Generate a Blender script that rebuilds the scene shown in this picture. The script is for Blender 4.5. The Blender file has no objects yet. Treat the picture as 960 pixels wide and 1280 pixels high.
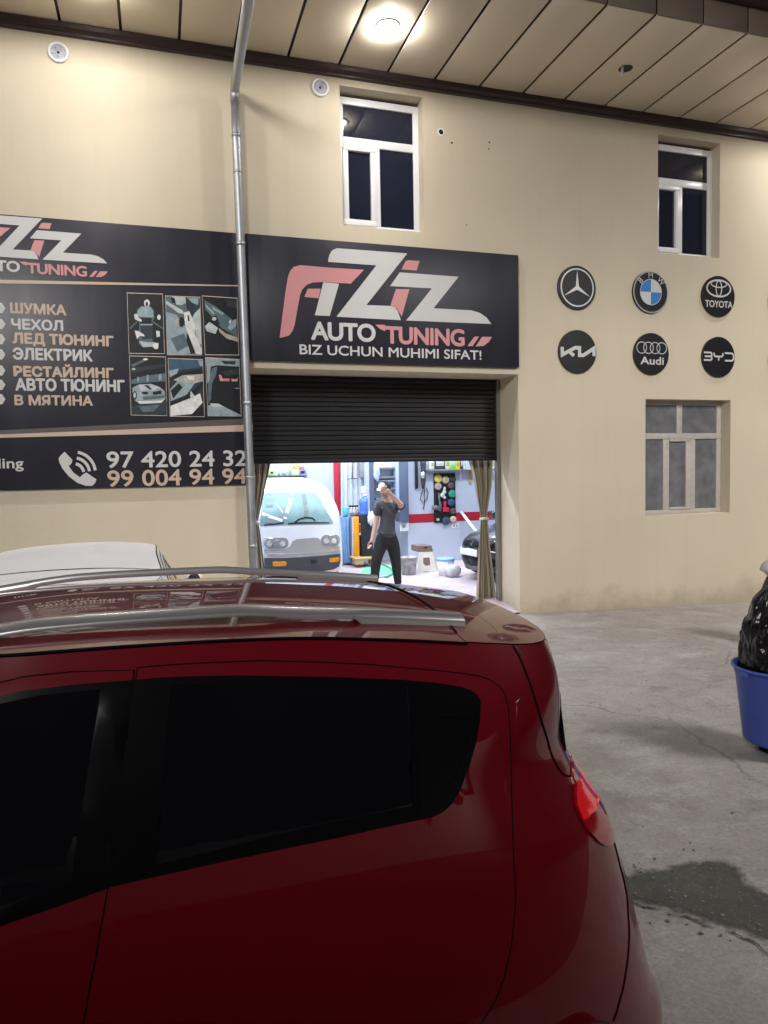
import bpy, bmesh, math, random
import numpy as np
from mathutils import Vector, Matrix
from mathutils.geometry import delaunay_2d_cdt
random.seed(7)
SC = bpy.context.scene
COL = SC.collection
PI = math.pi

# ------------------------------------------------------------------ camera
F_PX, CX, CY, EYE = 895.2, 480.0, 640.0, 1.94
YAW, PITCH, ROLL = 0.303979, -0.0567325, -0.0190227
_r0 = Vector((math.cos(YAW), -math.sin(YAW), 0))
_fw = Vector((math.sin(YAW), math.cos(YAW), 0)) * math.cos(PITCH) + Vector((0, 0, 1)) * math.sin(PITCH)
_u0 = _r0.cross(_fw)
_rt = _r0 * math.cos(ROLL) + _u0 * math.sin(ROLL)
_up = _u0 * math.cos(ROLL) - _r0 * math.sin(ROLL)
cam = bpy.data.cameras.new('camera')
cam.sensor_fit = 'VERTICAL'; cam.sensor_height = 24.0
cam.lens = F_PX / 1280.0 * 24.0
cam.clip_start = 0.05; cam.clip_end = 500
cam_o = bpy.data.objects.new('camera', cam); COL.objects.link(cam_o)
m3 = Matrix((_rt, _up, -_fw)).transposed()
cam_o.matrix_world = Matrix.Translation((0, 0, EYE)) @ m3.to_4x4()
SC.camera = cam_o

# ------------------------------------------------------------------ night sky, exposure
w = bpy.data.worlds.new('World'); SC.world = w; w.use_nodes = True
bg = w.node_tree.nodes['Background']
bg.inputs[0].default_value = (0.34, 0.36, 0.46, 1); bg.inputs[1].default_value = 0.05
SC.view_settings.view_transform = 'Standard'; SC.view_settings.look = 'None'
SC.view_settings.exposure = 0.0; SC.view_settings.gamma = 1.0
SC.cycles.max_bounces = 10; SC.cycles.diffuse_bounces = 5; SC.cycles.glossy_bounces = 5
SC.cycles.use_denoising = True
SC.cycles.sample_clamp_indirect = 8.0
LAMP_W = 0.20         # soffit downlights
TUBE_W = 0.42         # workshop tubes
YARD_W = 5000.0        # flood lamp across the yard, mirrored on the car's shoulder

# ------------------------------------------------------------------ lines of sight of the photograph -> points in the place
def ray(px, py):
    return (_rt * (px - CX) - _up * (py - CY) + _fw * F_PX) / F_PX
def at(px, py, Y):
    d = ray(px, py); t = Y / d.y
    return Vector((d.x * t, Y, EYE + d.z * t))
def atz(px, py, z):
    d = ray(px, py); t = (z - EYE) / d.z
    return Vector((d.x * t, d.y * t, z))
D = 8.53              # front face of the workshop wall

# ------------------------------------------------------------------ materials
def _rgb(c): return (c[0], c[1], c[2], 1)
MATS = {}
def mat(name, col, rough=0.6, metal=0.0, coat=0.0, var=0.06, scale=6.0, bump=0.0, bscale=60.0, ior=1.45, emis=None, es=0.0, stretch=None, rvar=0.0):
    if name in MATS: return MATS[name]
    m = bpy.data.materials.new(name); m.use_nodes = True
    nt = m.node_tree; N = nt.nodes; Lk = nt.links
    b = N['Principled BSDF']
    b.inputs['Roughness'].default_value = rough; b.inputs['Metallic'].default_value = metal
    b.inputs['IOR'].default_value = ior
    if coat: b.inputs['Coat Weight'].default_value = coat; b.inputs['Coat Roughness'].default_value = 0.03
    tc = N.new('ShaderNodeTexCoord'); src = tc.outputs['Object']
    if stretch:
        mp = N.new('ShaderNodeMapping'); mp.inputs['Scale'].default_value = stretch
        Lk.new(src, mp.inputs['Vector']); src = mp.outputs['Vector']
    nz = N.new('ShaderNodeTexNoise'); nz.inputs['Scale'].default_value = scale; nz.inputs['Detail'].default_value = 5
    Lk.new(src, nz.inputs['Vector'])
    mx = N.new('ShaderNodeMix'); mx.data_type = 'RGBA'
    lo = [max(0, c * (1 - var * 2)) for c in col]; hi = [min(1, c * (1 + var * 2)) for c in col]
    mx.inputs[6].default_value = _rgb(lo); mx.inputs[7].default_value = _rgb(hi)
    Lk.new(nz.outputs['Fac'], mx.inputs[0]); Lk.new(mx.outputs[2], b.inputs['Base Color'])
    if rvar:
        mr = N.new('ShaderNodeMapRange'); mr.inputs['To Min'].default_value = max(0.01, rough - rvar); mr.inputs['To Max'].default_value = rough + rvar
        Lk.new(nz.outputs['Fac'], mr.inputs[0]); Lk.new(mr.outputs[0], b.inputs['Roughness'])
    if bump:
        n2 = N.new('ShaderNodeTexNoise'); n2.inputs['Scale'].default_value = bscale; n2.inputs['Detail'].default_value = 4
        Lk.new(src, n2.inputs['Vector'])
        bp = N.new('ShaderNodeBump'); bp.inputs['Strength'].default_value = bump; bp.inputs['Distance'].default_value = 0.01
        Lk.new(n2.outputs['Fac'], bp.inputs['Height']); Lk.new(bp.outputs['Normal'], b.inputs['Normal'])
    if emis:
        b.inputs['Emission Color'].default_value = _rgb(emis); b.inputs['Emission Strength'].default_value = es
    MATS[name] = m
    return m

def wall_material():
    m = mat('beige_plaster', (0.60, 0.527, 0.405), 0.85, var=0.06, scale=0.7, bump=0.22, bscale=70)
    nt = m.node_tree; N = nt.nodes; Lk = nt.links; b = N['Principled BSDF']
    base = b.inputs['Base Color'].links[0].from_socket
    tc = N.new('ShaderNodeTexCoord')
    # grime splashed along the foot of the wall and scuffs above it
    sp = N.new('ShaderNodeSeparateXYZ'); Lk.new(tc.outputs['Object'], sp.inputs[0])
    nz = N.new('ShaderNodeTexNoise'); nz.inputs['Scale'].default_value = 2.2; nz.inputs['Detail'].default_value = 8; nz.inputs['Roughness'].default_value = 0.7
    Lk.new(tc.outputs['Object'], nz.inputs['Vector'])
    ad = N.new('ShaderNodeMath'); ad.operation = 'MULTIPLY_ADD'; ad.inputs[1].default_value = -0.9; ad.inputs[2].default_value = 0.62
    Lk.new(nz.outputs['Fac'], ad.inputs[0])
    sb = N.new('ShaderNodeMath'); sb.operation = 'ADD'; Lk.new(sp.outputs['Z'], sb.inputs[0]); Lk.new(ad.outputs[0], sb.inputs[1])
    mr = N.new('ShaderNodeMapRange'); mr.inputs['From Min'].default_value = 0.10; mr.inputs['From Max'].default_value = 0.42
    mr.inputs['To Min'].default_value = 0.42; mr.inputs['To Max'].default_value = 0.0; Lk.new(sb.outputs[0], mr.inputs[0])
    mx = N.new('ShaderNodeMix'); mx.data_type = 'RGBA'; mx.inputs[7].default_value = (0.20, 0.155, 0.10, 1)
    Lk.new(mr.outputs[0], mx.inputs[0]); Lk.new(base, mx.inputs[6])
    n3 = N.new('ShaderNodeTexNoise'); n3.inputs['Scale'].default_value = 1.6; n3.inputs['Detail'].default_value = 9; n3.inputs['Roughness'].default_value = 0.75
    mp = N.new('ShaderNodeMapping'); mp.inputs['Scale'].default_value = (0.7, 1, 1.3); mp.inputs['Location'].default_value = (3.1, 0, 1.7)
    Lk.new(tc.outputs['Object'], mp.inputs[0]); Lk.new(mp.outputs[0], n3.inputs['Vector'])
    r2 = N.new('ShaderNodeMapRange'); r2.inputs['From Min'].default_value = 0.66; r2.inputs['From Max'].default_value = 0.74; r2.inputs['To Max'].default_value = 0.35
    Lk.new(n3.outputs['Fac'], r2.inputs[0])
    zz = N.new('ShaderNodeMapRange'); zz.inputs['From Min'].default_value = 0.8; zz.inputs['From Max'].default_value = 1.3; zz.inputs['To Min'].default_value = 1; zz.inputs['To Max'].default_value = 0
    Lk.new(sp.outputs['Z'], zz.inputs[0])
    mu = N.new('ShaderNodeMath'); mu.operation = 'MULTIPLY'; Lk.new(r2.outputs[0], mu.inputs[0]); Lk.new(zz.outputs[0], mu.inputs[1])
    m2 = N.new('ShaderNodeMix'); m2.data_type = 'RGBA'; m2.inputs[7].default_value = (0.22, 0.18, 0.13, 1)
    Lk.new(mu.outputs[0], m2.inputs[0]); Lk.new(mx.outputs[2], m2.inputs[6])
    # faint rain streaks down the paint
    ms = N.new('ShaderNodeMapping'); ms.inputs['Scale'].default_value = (5.5, 1, 0.22); Lk.new(tc.outputs['Object'], ms.inputs[0])
    n4 = N.new('ShaderNodeTexNoise'); n4.inputs['Scale'].default_value = 1.5; n4.inputs['Detail'].default_value = 6; Lk.new(ms.outputs[0], n4.inputs['Vector'])
    r4 = N.new('ShaderNodeMapRange'); r4.inputs['From Min'].default_value = 0.52; r4.inputs['From Max'].default_value = 0.78; r4.inputs['To Max'].default_value = 0.10; Lk.new(n4.outputs['Fac'], r4.inputs[0])
    m4 = N.new('ShaderNodeMix'); m4.data_type = 'RGBA'; m4.inputs[7].default_value = (0.40, 0.335, 0.24, 1)
    Lk.new(r4.outputs[0], m4.inputs[0]); Lk.new(m2.outputs[2], m4.inputs[6])
    Lk.new(m4.outputs[2], b.inputs['Base Color'])
    return m

def concrete_material(name, c1, c2, pale, fleck=0.0):
    m = bpy.data.materials.new(name); m.use_nodes = True
    nt = m.node_tree; N = nt.nodes; Lk = nt.links; b = N['Principled BSDF']; b.inputs['Roughness'].default_value = 0.82
    tc = N.new('ShaderNodeTexCoord')
    def noise(scale, det, ro, loc=(0, 0, 0), st=(1, 1, 1)):
        mp = N.new('ShaderNodeMapping'); mp.inputs['Location'].default_value = loc; mp.inputs['Scale'].default_value = st
        n = N.new('ShaderNodeTexNoise'); n.inputs['Scale'].default_value = scale; n.inputs['Detail'].default_value = det; n.inputs['Roughness'].default_value = ro
        Lk.new(tc.outputs['Object'], mp.inputs[0]); Lk.new(mp.outputs[0], n.inputs['Vector']); return n.outputs['Fac']
    def ramp(f, a, c, to=1.0):
        r = N.new('ShaderNodeMapRange'); r.inputs['From Min'].default_value = a; r.inputs['From Max'].default_value = c; r.inputs['To Max'].default_value = to
        Lk.new(f, r.inputs[0]); return r.outputs[0]
    def mix(f, a, c):
        x = N.new('ShaderNodeMix'); x.data_type = 'RGBA'; Lk.new(f, x.inputs[0])
        if isinstance(a, tuple): x.inputs[6].default_value = _rgb(a)
        else: Lk.new(a, x.inputs[6])
        if isinstance(c, tuple): x.inputs[7].default_value = _rgb(c)
        else: Lk.new(c, x.inputs[7])
        return x.outputs[2]
    col = mix(ramp(noise(0.9, 10, 0.68), 0.35, 0.65), c1, c2)
    col = mix(ramp(noise(1.5, 9, 0.72, (4, 2, 0), (0.8, 1.5, 1)), 0.50, 0.72, 0.75), col, pale)
    dk = tuple(c * 0.62 for c in c1)
    col = mix(ramp(noise(2.3, 8, 0.7, (9, 5, 1)), 0.58, 0.68, 0.65), col, dk)
    fine = noise(46, 8, 0.8)
    col = mix(ramp(noise(7, 9, 0.75, (2, 7, 3)), 0.52, 0.66, 0.5), col, tuple(c * 0.60 for c in c1))
    col = mix(ramp(noise(5, 10, 0.8, (7, 1, 3)), 0.54, 0.68, 0.5), col, pale)
    col = mix(ramp(fine, 0.40, 0.68, 0.6), col, tuple(c * 0.50 for c in c1))
    vo = N.new('ShaderNodeTexVoronoi'); vo.feature = 'DISTANCE_TO_EDGE'; vo.inputs['Scale'].default_value = 0.42
    wn = N.new('ShaderNodeTexNoise'); wn.inputs['Scale'].default_value = 1.7; wn.inputs['Detail'].default_value = 8
    wm = N.new('ShaderNodeMix'); wm.data_type = 'VECTOR'; wm.inputs[0].default_value = 0.32
    Lk.new(tc.outputs['Object'], wn.inputs['Vector']); Lk.new(tc.outputs['Object'], wm.inputs[4]); Lk.new(wn.outputs['Color'], wm.inputs[5]); Lk.new(wm.outputs[1], vo.inputs['Vector'])
    cm = N.new('ShaderNodeMath'); cm.operation = 'MULTIPLY'; Lk.new(ramp(vo.outputs['Distance'], 0.005, 0.001, 0.5), cm.inputs[0]); Lk.new(ramp(noise(0.8, 3, 0.5, (3, 3, 3)), 0.45, 0.62), cm.inputs[1])
    col = mix(cm.outputs[0], col, tuple(c * 0.35 for c in c1))
    if fleck:
        v = N.new('ShaderNodeTexVoronoi'); v.inputs['Scale'].default_value = 42
        Lk.new(tc.outputs['Object'], v.inputs['Vector'])
        col = mix(ramp(v.outputs['Distance'], 0.20, 0.08, fleck), col, (0.33, 0.31, 0.28))
    Lk.new(col, b.inputs['Base Color'])
    bp = N.new('ShaderNodeBump'); bp.inputs['Strength'].default_value = 0.6; bp.inputs['Distance'].default_value = 0.02
    h = N.new('ShaderNodeMath'); h.operation = 'ADD'
    Lk.new(noise(12, 8, 0.7), h.inputs[0]); Lk.new(fine, h.inputs[1]); Lk.new(h.outputs[0], bp.inputs['Height'])
    Lk.new(bp.outputs['Normal'], b.inputs['Normal'])
    MATS[name] = m
    return m

# ------------------------------------------------------------------ geometry helpers
class G:
    def __init__(s): s.v = []; s.f = []; s.mi = []; s.sm = []
    def add(s, vs, fs, mi=0, sm=False):
        o = len(s.v); s.v += [tuple(v) for v in vs]
        for f in fs: s.f.append(tuple(o + i for i in f)); s.mi.append(mi); s.sm.append(sm)
        return s
    def box(s, a, b, mi=0):
        (x0, y0, z0), (x1, y1, z1) = a, b
        x0, x1 = min(x0, x1), max(x0, x1); y0, y1 = min(y0, y1), max(y0, y1); z0, z1 = min(z0, z1), max(z0, z1)
        return s.add([(x0, y0, z0), (x1, y0, z0), (x1, y1, z0), (x0, y1, z0), (x0, y0, z1), (x1, y0, z1), (x1, y1, z1), (x0, y1, z1)],
                     [(0, 3, 2, 1), (4, 5, 6, 7), (0, 1, 5, 4), (1, 2, 6, 5), (2, 3, 7, 6), (3, 0, 4, 7)], mi)
    def bbox(s, a, b, r=0.01, mi=0, seg=2):
        bm = bmesh.new(); bmesh.ops.create_cube(bm, size=1)
        sx, sy, sz = [abs(b[i] - a[i]) for i in range(3)]
        c = [(a[i] + b[i]) / 2 for i in range(3)]
        for v in bm.verts: v.co = Vector((v.co.x * sx + c[0], v.co.y * sy + c[1], v.co.z * sz + c[2]))
        r = min(r, 0.45 * min(sx, sy, sz))
        bmesh.ops.bevel(bm, geom=bm.edges[:], offset=r, segments=seg, profile=0.5, affect='EDGES')
        s.bm(bm, mi, True); return s
    def bm(s, bm, mi=0, sm=False):
        bm.verts.index_update(); s.add([v.co for v in bm.verts], [[v.index for v in f.verts] for f in bm.faces], mi, sm); bm.free(); return s
    def quad(s, a, b, c, d, mi=0): return s.add([a, b, c, d], [(0, 1, 2, 3)], mi)
    def poly(s, pts, mi=0): return s.add(pts, [tuple(range(len(pts)))], mi)
    def prism(s, pts, dvec, mi=0):
        n = len(pts); d = Vector(dvec); A = [Vector(p) for p in pts]; B = [p + d for p in A]
        fs = [tuple(range(n))[::-1], tuple(range(n, 2 * n))] + [(i, (i + 1) % n, n + (i + 1) % n, n + i) for i in range(n)]
        return s.add(A + B, fs, mi)
    def lathe(s, prof, c=(0, 0, 0), n=32, axis='Z', mi=0, sm=True, wob=None):
        vs = []; fs = []; k = len(prof)
        for i in range(n):
            a = 2 * PI * i / n
            for j, (r, h) in enumerate(prof):
                rr = r * (wob(a, j) if wob else 1)
                x, y, z = rr * math.cos(a), rr * math.sin(a), h
                if axis == 'Y': x, y, z = x, h, y
                elif axis == 'X': x, y, z = h, x, y
                vs.append((c[0] + x, c[1] + y, c[2] + z))
        for i in range(n):
            for j in range(k - 1):
                a = i * k + j; b = ((i + 1) % n) * k + j
                fs.append((a, b, b + 1, a + 1))
        return s.add(vs, fs, mi, sm)
    def disc(s, c, r, n=32, axis='Y', mi=0, rz=None):
        pts = []
        for i in range(n):
            a = 2 * PI * i / n; x, y = r * math.cos(a), (rz or r) * math.sin(a)
            pts.append({'Y': (c[0] + x, c[1], c[2] + y), 'Z': (c[0] + x, c[1] + y, c[2]), 'X': (c[0], c[1] + x, c[2] + y)}[axis])
        return s.poly(pts, mi)
    def tube(s, path, r, n=10, mi=0, closed=False, caps=True):
        P = [Vector(p) for p in path]; k = len(P)
        R = r if isinstance(r, (list, tuple)) else [r] * k
        vs = []; fs = []; prev = None
        for i, p in enumerate(P):
            t = (P[(i + 1) % k] - P[i - 1]) if closed else (P[min(i + 1, k - 1)] - P[max(i - 1, 0)])
            if t.length < 1e-9: t = Vector((0, 0, 1))
            t.normalize()
            if prev is None:
                a = Vector((0, 0, 1)) if abs(t.z) < 0.9 else Vector((1, 0, 0))
                u = t.cross(a).normalized()
            else:
                u = prev - t * prev.dot(t)
                u = u.normalized() if u.length > 1e-6 else t.orthogonal().normalized()
            prev = u; wv = t.cross(u)
            for j in range(n):
                a = 2 * PI * j / n; vs.append(p + (u * math.cos(a) + wv * math.sin(a)) * R[i])
        for i in range(k if closed else k - 1):
            i2 = (i + 1) % k
            for j in range(n): fs.append((i * n + j, i * n + (j + 1) % n, i2 * n + (j + 1) % n, i2 * n + j))
        if caps and not closed: fs += [tuple(range(n))[::-1], tuple(range((k - 1) * n, k * n))]
        return s.add(vs, fs, mi, True)
    def sphere(s, c, r, nu=16, nv=10, mi=0, fn=None):
        vs = []; fs = []
        rr = r if isinstance(r, (tuple, list)) else (r, r, r)
        for j in range(nv + 1):
            ph = PI * j / nv
            for i in range(nu):
                th = 2 * PI * i / nu
                q = Vector((math.sin(ph) * math.cos(th), math.sin(ph) * math.sin(th), math.cos(ph)))
                k = fn(q) if fn else 1.0
                vs.append((c[0] + q.x * rr[0] * k, c[1] + q.y * rr[1] * k, c[2] + q.z * rr[2] * k))
        for j in range(nv):
            for i in range(nu): fs.append((j * nu + i, (j + 1) * nu + i, (j + 1) * nu + (i + 1) % nu, j * nu + (i + 1) % nu))
        return s.add(vs, fs, mi, True)
    def grid(s, rows, mi=0, sm=True, flip=False):
        m = len(rows[0]); vs = [p for r in rows for p in r]; fs = []
        for i in range(len(rows) - 1):
            for j in range(m - 1):
                q = (i * m + j, i * m + j + 1, (i + 1) * m + j + 1, (i + 1) * m + j)
                fs.append(q[::-1] if flip else q)
        return s.add(vs, fs, mi, sm)

WL = {}
def thing(name, label, cat, loc=(0, 0, 0), group=None, kind=None):
    o = bpy.data.objects.new(name, None); o.empty_display_size = 0.1; COL.objects.link(o); o.location = loc
    WL[o.name] = Vector(loc); o['label'] = label; o['category'] = cat
    if group: o['group'] = group
    return o
def part(name, g, mats, parent=None, local=False, label=None, recalc=False):
    me = bpy.data.meshes.new(name)
    off = Vector((0, 0, 0)) if (parent is None or local) else WL[parent.name]
    me.from_pydata([tuple(Vector(v) - off) for v in g.v], [], g.f)
    if not isinstance(mats, (list, tuple)): mats = [mats]
    for m in mats: me.materials.append(m)
    me.polygons.foreach_set('material_index', g.mi); me.polygons.foreach_set('use_smooth', g.sm)
    me.update()
    if recalc:
        bm = bmesh.new(); bm.from_mesh(me); bmesh.ops.recalc_face_normals(bm, faces=bm.faces[:]); bm.to_mesh(me); bm.free()
    o = bpy.data.objects.new(name, me); COL.objects.link(o)
    if parent is not None:
        o.parent = parent; WL[o.name] = WL[parent.name] if not local else Vector((0, 0, 0))
    else: WL[o.name] = Vector((0, 0, 0))
    if label: o['label'] = label
    return o
def one(name, g, mats, label, cat, group=None, recalc=False):
    o = part(name, g, mats, recalc=recalc); o['label'] = label; o['category'] = cat
    if group: o['group'] = group
    return o
def structure(name, g, mats, kind='structure'):
    o = part(name, g, mats); o['kind'] = kind; return o
def copy_tree(o, parent=None):
    c = o.copy(); COL.objects.link(c)
    if parent is not None: c.parent = parent
    for ch in list(o.children): copy_tree(ch, c)
    return c

_txt = {}
def text_geo(body, bold=0.0, shear=0.0, spacing=1.0):
    key = (body, bold, shear, spacing)
    if key not in _txt:
        cu = bpy.data.curves.new('lettering', 'FONT'); cu.body = body; cu.offset = 0.0; cu.shear = shear
        cu.space_character = spacing; cu.resolution_u = 4; cu.fill_mode = 'FRONT'
        ob = bpy.data.objects.new('lettering_source', cu)
        me = bpy.data.meshes.new_from_object(ob)
        r = delaunay_2d_cdt([Vector((v.co.x, v.co.y)) for v in me.vertices], [], [tuple(p.vertices) for p in me.polygons], 0, 1e-6)
        src = [[(me.vertices[i].co.x, me.vertices[i].co.y) for i in p.vertices] for p in me.polygons]
        bbx = [(min(q[0] for q in t), max(q[0] for q in t), min(q[1] for q in t), max(q[1] for q in t)) for t in src]
        def covered(c):
            for t, b in zip(src, bbx):
                if not (b[0] <= c.x <= b[1] and b[2] <= c.y <= b[3]): continue
                ins = False; j = len(t) - 1
                for i in range(len(t)):
                    if (t[i][1] > c.y) != (t[j][1] > c.y) and c.x < (t[j][0] - t[i][0]) * (c.y - t[i][1]) / (t[j][1] - t[i][1]) + t[i][0]: ins = not ins
                    j = i
                if ins: return True
            return False
        fs = [f for f in r[2] if covered(sum((r[0][i] for i in f), Vector((0, 0))) / len(f))]   # strokes that overlap inside a glyph become one flat sheet
        fs = [f if (r[0][f[1]] - r[0][f[0]]).cross(r[0][f[2]] - r[0][f[0]]) > 0 else f[::-1] for f in fs]
        _txt[key] = ([Vector((v.x, v.y, 0)) for v in r[0]], [tuple(f) for f in fs])
        bpy.data.objects.remove(ob); bpy.data.meshes.remove(me)
    return _txt[key]
def put_text(g, body, x0, x1, z0, z1, Y, bold=0.02, shear=0.0, mi=0, spacing=1.0):
    vs, fs = text_geo(body, bold, shear, spacing)
    xs = [v.x for v in vs]; ys = [v.y for v in vs]
    a, b, c, d = min(xs), max(xs), min(ys), max(ys)
    k = bold * (z1 - z0)                                          # heavier strokes: the print is laid down in shifted passes
    for n_, (ox, oz) in enumerate([(0, 0), (k, 0), (-k, 0), (0, k), (0, -k), (k * .7, k * .7), (-k * .7, k * .7), (k * .7, -k * .7), (-k * .7, -k * .7)] if bold else [(0, 0)]):
        g.add([(x0 + k + ox + (v.x - a) / (b - a) * (x1 - x0 - 2 * k), Y + .00012 * n_, z0 + k + oz + (v.y - c) / (d - c) * (z1 - z0 - 2 * k)) for v in vs], fs, mi)
def ribbon(pts, wd):
    P = [Vector((p[0], p[1])) for p in pts]; L = []; R = []
    for i, p in enumerate(P):
        a = (p - P[i - 1]).normalized() if i else None
        b = (P[i + 1] - p).normalized() if i < len(P) - 1 else None
        if a is None: a = b
        if b is None: b = a
        n1 = Vector((-a.y, a.x)); n2 = Vector((-b.y, b.x)); n = (n1 + n2)
        n = n.normalized() if n.length > 1e-6 else n1
        k = wd / 2 / max(0.35, n.dot(n1)); L.append(p + n * k); R.append(p - n * k)
    return L, R
def put_ribbon(g, pts, wd, fn, mi=0):
    L, R = ribbon(pts, wd)
    for i in range(len(pts) - 1): g.quad(fn(R[i]), fn(R[i + 1]), fn(L[i + 1]), fn(L[i]), mi)
def put_ring(g, c, rx, rz, wd, Y, n=48, mi=0):
    for i in range(n):
        a, b = 2 * PI * i / n, 2 * PI * (i + 1) / n
        q = lambda t, k: (c[0] + (rx - k) * math.cos(t), Y, c[1] + (rz - k) * math.sin(t))
        g.quad(q(a, wd), q(a, 0), q(b, 0), q(b, wd), mi)

# ------------------------------------------------------------------ shared materials
M_wall = wall_material()
M_soffit = mat('cream_soffit_panel', (0.74, 0.65, 0.51), 0.30, var=0.02, scale=1.2)
M_brown = mat('brown_moulding', (0.055, 0.035, 0.034), 0.35, var=0.1)
M_fascia = mat('brown_fascia', (0.16, 0.125, 0.10), 0.4)
M_dark = mat('black_plastic', (0.012, 0.012, 0.014), 0.45, var=0.15)
M_white = mat('white_pvc', (0.80, 0.81, 0.84), 0.3, var=0.02)
M_grey = mat('grey_painted_wood', (0.47, 0.44, 0.41), 0.55, var=0.12, scale=14)
M_pane = mat('dark_window_glass', (0.016, 0.018, 0.034), 0.03, var=0.2, scale=1.5, ior=1.5)
M_lowpane = mat('dusty_window_glass', (0.16, 0.16, 0.175), 0.22, var=0.35, scale=5, ior=1.5, rvar=0.1)
M_galv = mat('galvanised_steel', (0.42, 0.44, 0.47), 0.48, metal=0.92, var=0.12, scale=9, rvar=0.10)
M_board = mat('dark_banner_print', (0.020, 0.020, 0.031), 0.40, var=0.16, scale=1.3, stretch=(3, 1, 0.5), bump=0.25, bscale=1.6, rvar=0.08)
M_tW = mat('white_print', (0.56, 0.56, 0.56), 0.5, var=0.04, scale=3)
M_tP = mat('pink_print', (0.58, 0.26, 0.275), 0.5, var=0.06, scale=3)
M_tT = mat('tan_print', (0.54, 0.41, 0.32), 0.5, var=0.05, scale=3)
M_silver = mat('silver_print', (0.62, 0.62, 0.64), 0.35, metal=0.3, var=0.08)
M_black = mat('black_disc_face', (0.010, 0.010, 0.014), 0.4, var=0.15)

# ================================================================== SETTING
ground = G()
gx = [-40, -20, -10, -5, 0, 2.5, 4.56, 6, 8, 12, 20, 40]; gy = [-40, -20, -8, -3, 0, 2, 4, 6, 7.5, D]
def gz(x, y): return -0.034 * max(0.0, min(x, 14) - 4.6) * min(1.0, max(0.0, (y - 1.5) / 5.0))
ground.grid([[(x, y, gz(x, y)) for x in gx] for y in gy], sm=False)
structure('ground', ground, concrete_material('yard_concrete', (0.30, 0.272, 0.258), (0.41, 0.382, 0.365), (0.56, 0.545, 0.54)))
M_asph = concrete_material('rough_asphalt', (0.068, 0.063, 0.057), (0.092, 0.085, 0.077), (0.12, 0.112, 0.10), fleck=0.5)
pp = [(752, 1092), (782, 1088), (800, 1084), (822, 1082), (845, 1076), (868, 1073), (886, 1072), (902, 1071), (918, 1076), (930, 1082), (938, 1094), (944, 1104),
      (958, 1112), (985, 1118), (1010, 1140), (1000, 1170), (955, 1185), (930, 1172), (905, 1162), (880, 1157), (862, 1149), (846, 1145), (828, 1139), (806, 1136), (785, 1129), (760, 1120)]
ag = G(); jit = [atz(x, y, 0.004) for x, y in pp]; dense = []
for i in range(len(jit)):
    a, b = jit[i], jit[(i + 1) % len(jit)]
    for k in range(5):
        q = a.lerp(b, k / 5); q.x += random.uniform(-.012, .012); q.y += random.uniform(-.012, .012); dense.append(q)
V2 = [Vector((q.x, q.y)) for q in dense]; nb = len(V2)
def in_poly(q, pl):
    c = False; j = len(pl) - 1
    for i in range(len(pl)):
        if (pl[i].y > q.y) != (pl[j].y > q.y) and q.x < (pl[j].x - pl[i].x) * (q.y - pl[i].y) / (pl[j].y - pl[i].y) + pl[i].x: c = not c
        j = i
    return c
x_ = min(v.x for v in V2); inner = []
while x_ < max(v.x for v in V2):
    y_ = min(v.y for v in V2)
    while y_ < max(v.y for v in V2):
        q = Vector((x_ + random.uniform(-.01, .01), y_ + random.uniform(-.01, .01)))
        if in_poly(q, V2) and min((q - p).length for p in V2) > .02: inner.append(q)
        y_ += .045
    x_ += .045
r_ = delaunay_2d_cdt(V2 + inner, [(i, (i + 1) % nb) for i in range(nb)], [], 0, 1e-6)
tri = [f for f in r_[2] if in_poly(sum((r_[0][i] for i in f), Vector((0, 0))) / 3, V2)]
tri = [f if (r_[0][f[1]] - r_[0][f[0]]).cross(r_[0][f[2]] - r_[0][f[0]]) > 0 else f[::-1] for f in tri]
ag.add([(v.x, v.y, 0.004) for v in r_[0]], tri)
ago = structure('asphalt_patch', ag, M_asph)
at_ = ago.data.attributes.new('fade', 'FLOAT', 'POINT')            # the old asphalt thins out towards its rim
at_.data.foreach_set('value', [min(1.0, min((v - p).length for p in V2) / .16) for v in r_[0]])
nt = M_asph.node_tree; N = nt.nodes; an = N.new('ShaderNodeAttribute'); an.attribute_name = 'fade'
nz = N.new('ShaderNodeTexNoise'); nz.inputs['Scale'].default_value = 14; nz.inputs['Detail'].default_value = 8; nz.inputs['Roughness'].default_value = .75
tcn = N.new('ShaderNodeTexCoord'); nt.links.new(tcn.outputs['Object'], nz.inputs['Vector'])
ad = N.new('ShaderNodeMath'); ad.operation = 'ADD'; nt.links.new(an.outputs['Fac'], ad.inputs[0]); nt.links.new(nz.outputs['Fac'], ad.inputs[1])
mr = N.new('ShaderNodeMapRange'); mr.inputs['From Min'].default_value = .55; mr.inputs['From Max'].default_value = .95; nt.links.new(ad.outputs[0], mr.inputs[0])
tb = N.new('ShaderNodeBsdfTransparent'); mxs = N.new('ShaderNodeMixShader'); nt.links.new(mr.outputs[0], mxs.inputs[0]); nt.links.new(tb.outputs[0], mxs.inputs[1])
nt.links.new(N['Principled BSDF'].outputs[0], mxs.inputs[2]); nt.links.new(mxs.outputs[0], N['Material Output'].inputs['Surface'])
structure('added_dark_ground', G().grid([[(-40, -40, .004), (40, -40, .004)], [(-40, .8, .004), (40, .8, .004)]], sm=False), concrete_material('added_dark_ground_coat', (0.036, 0.034, 0.032), (0.05, 0.048, 0.045), (0.07, 0.067, 0.063), fleck=0.3))  # unseen dark sheet added to keep pale ground reflections off the red car
ck = G(); cp = [(785, 1127), (806, 1135), (828, 1138), (846, 1146), (862, 1148), (880, 1158), (905, 1163), (925, 1172), (944, 1180), (962, 1196), (990, 1210)]
pts = []
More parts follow.
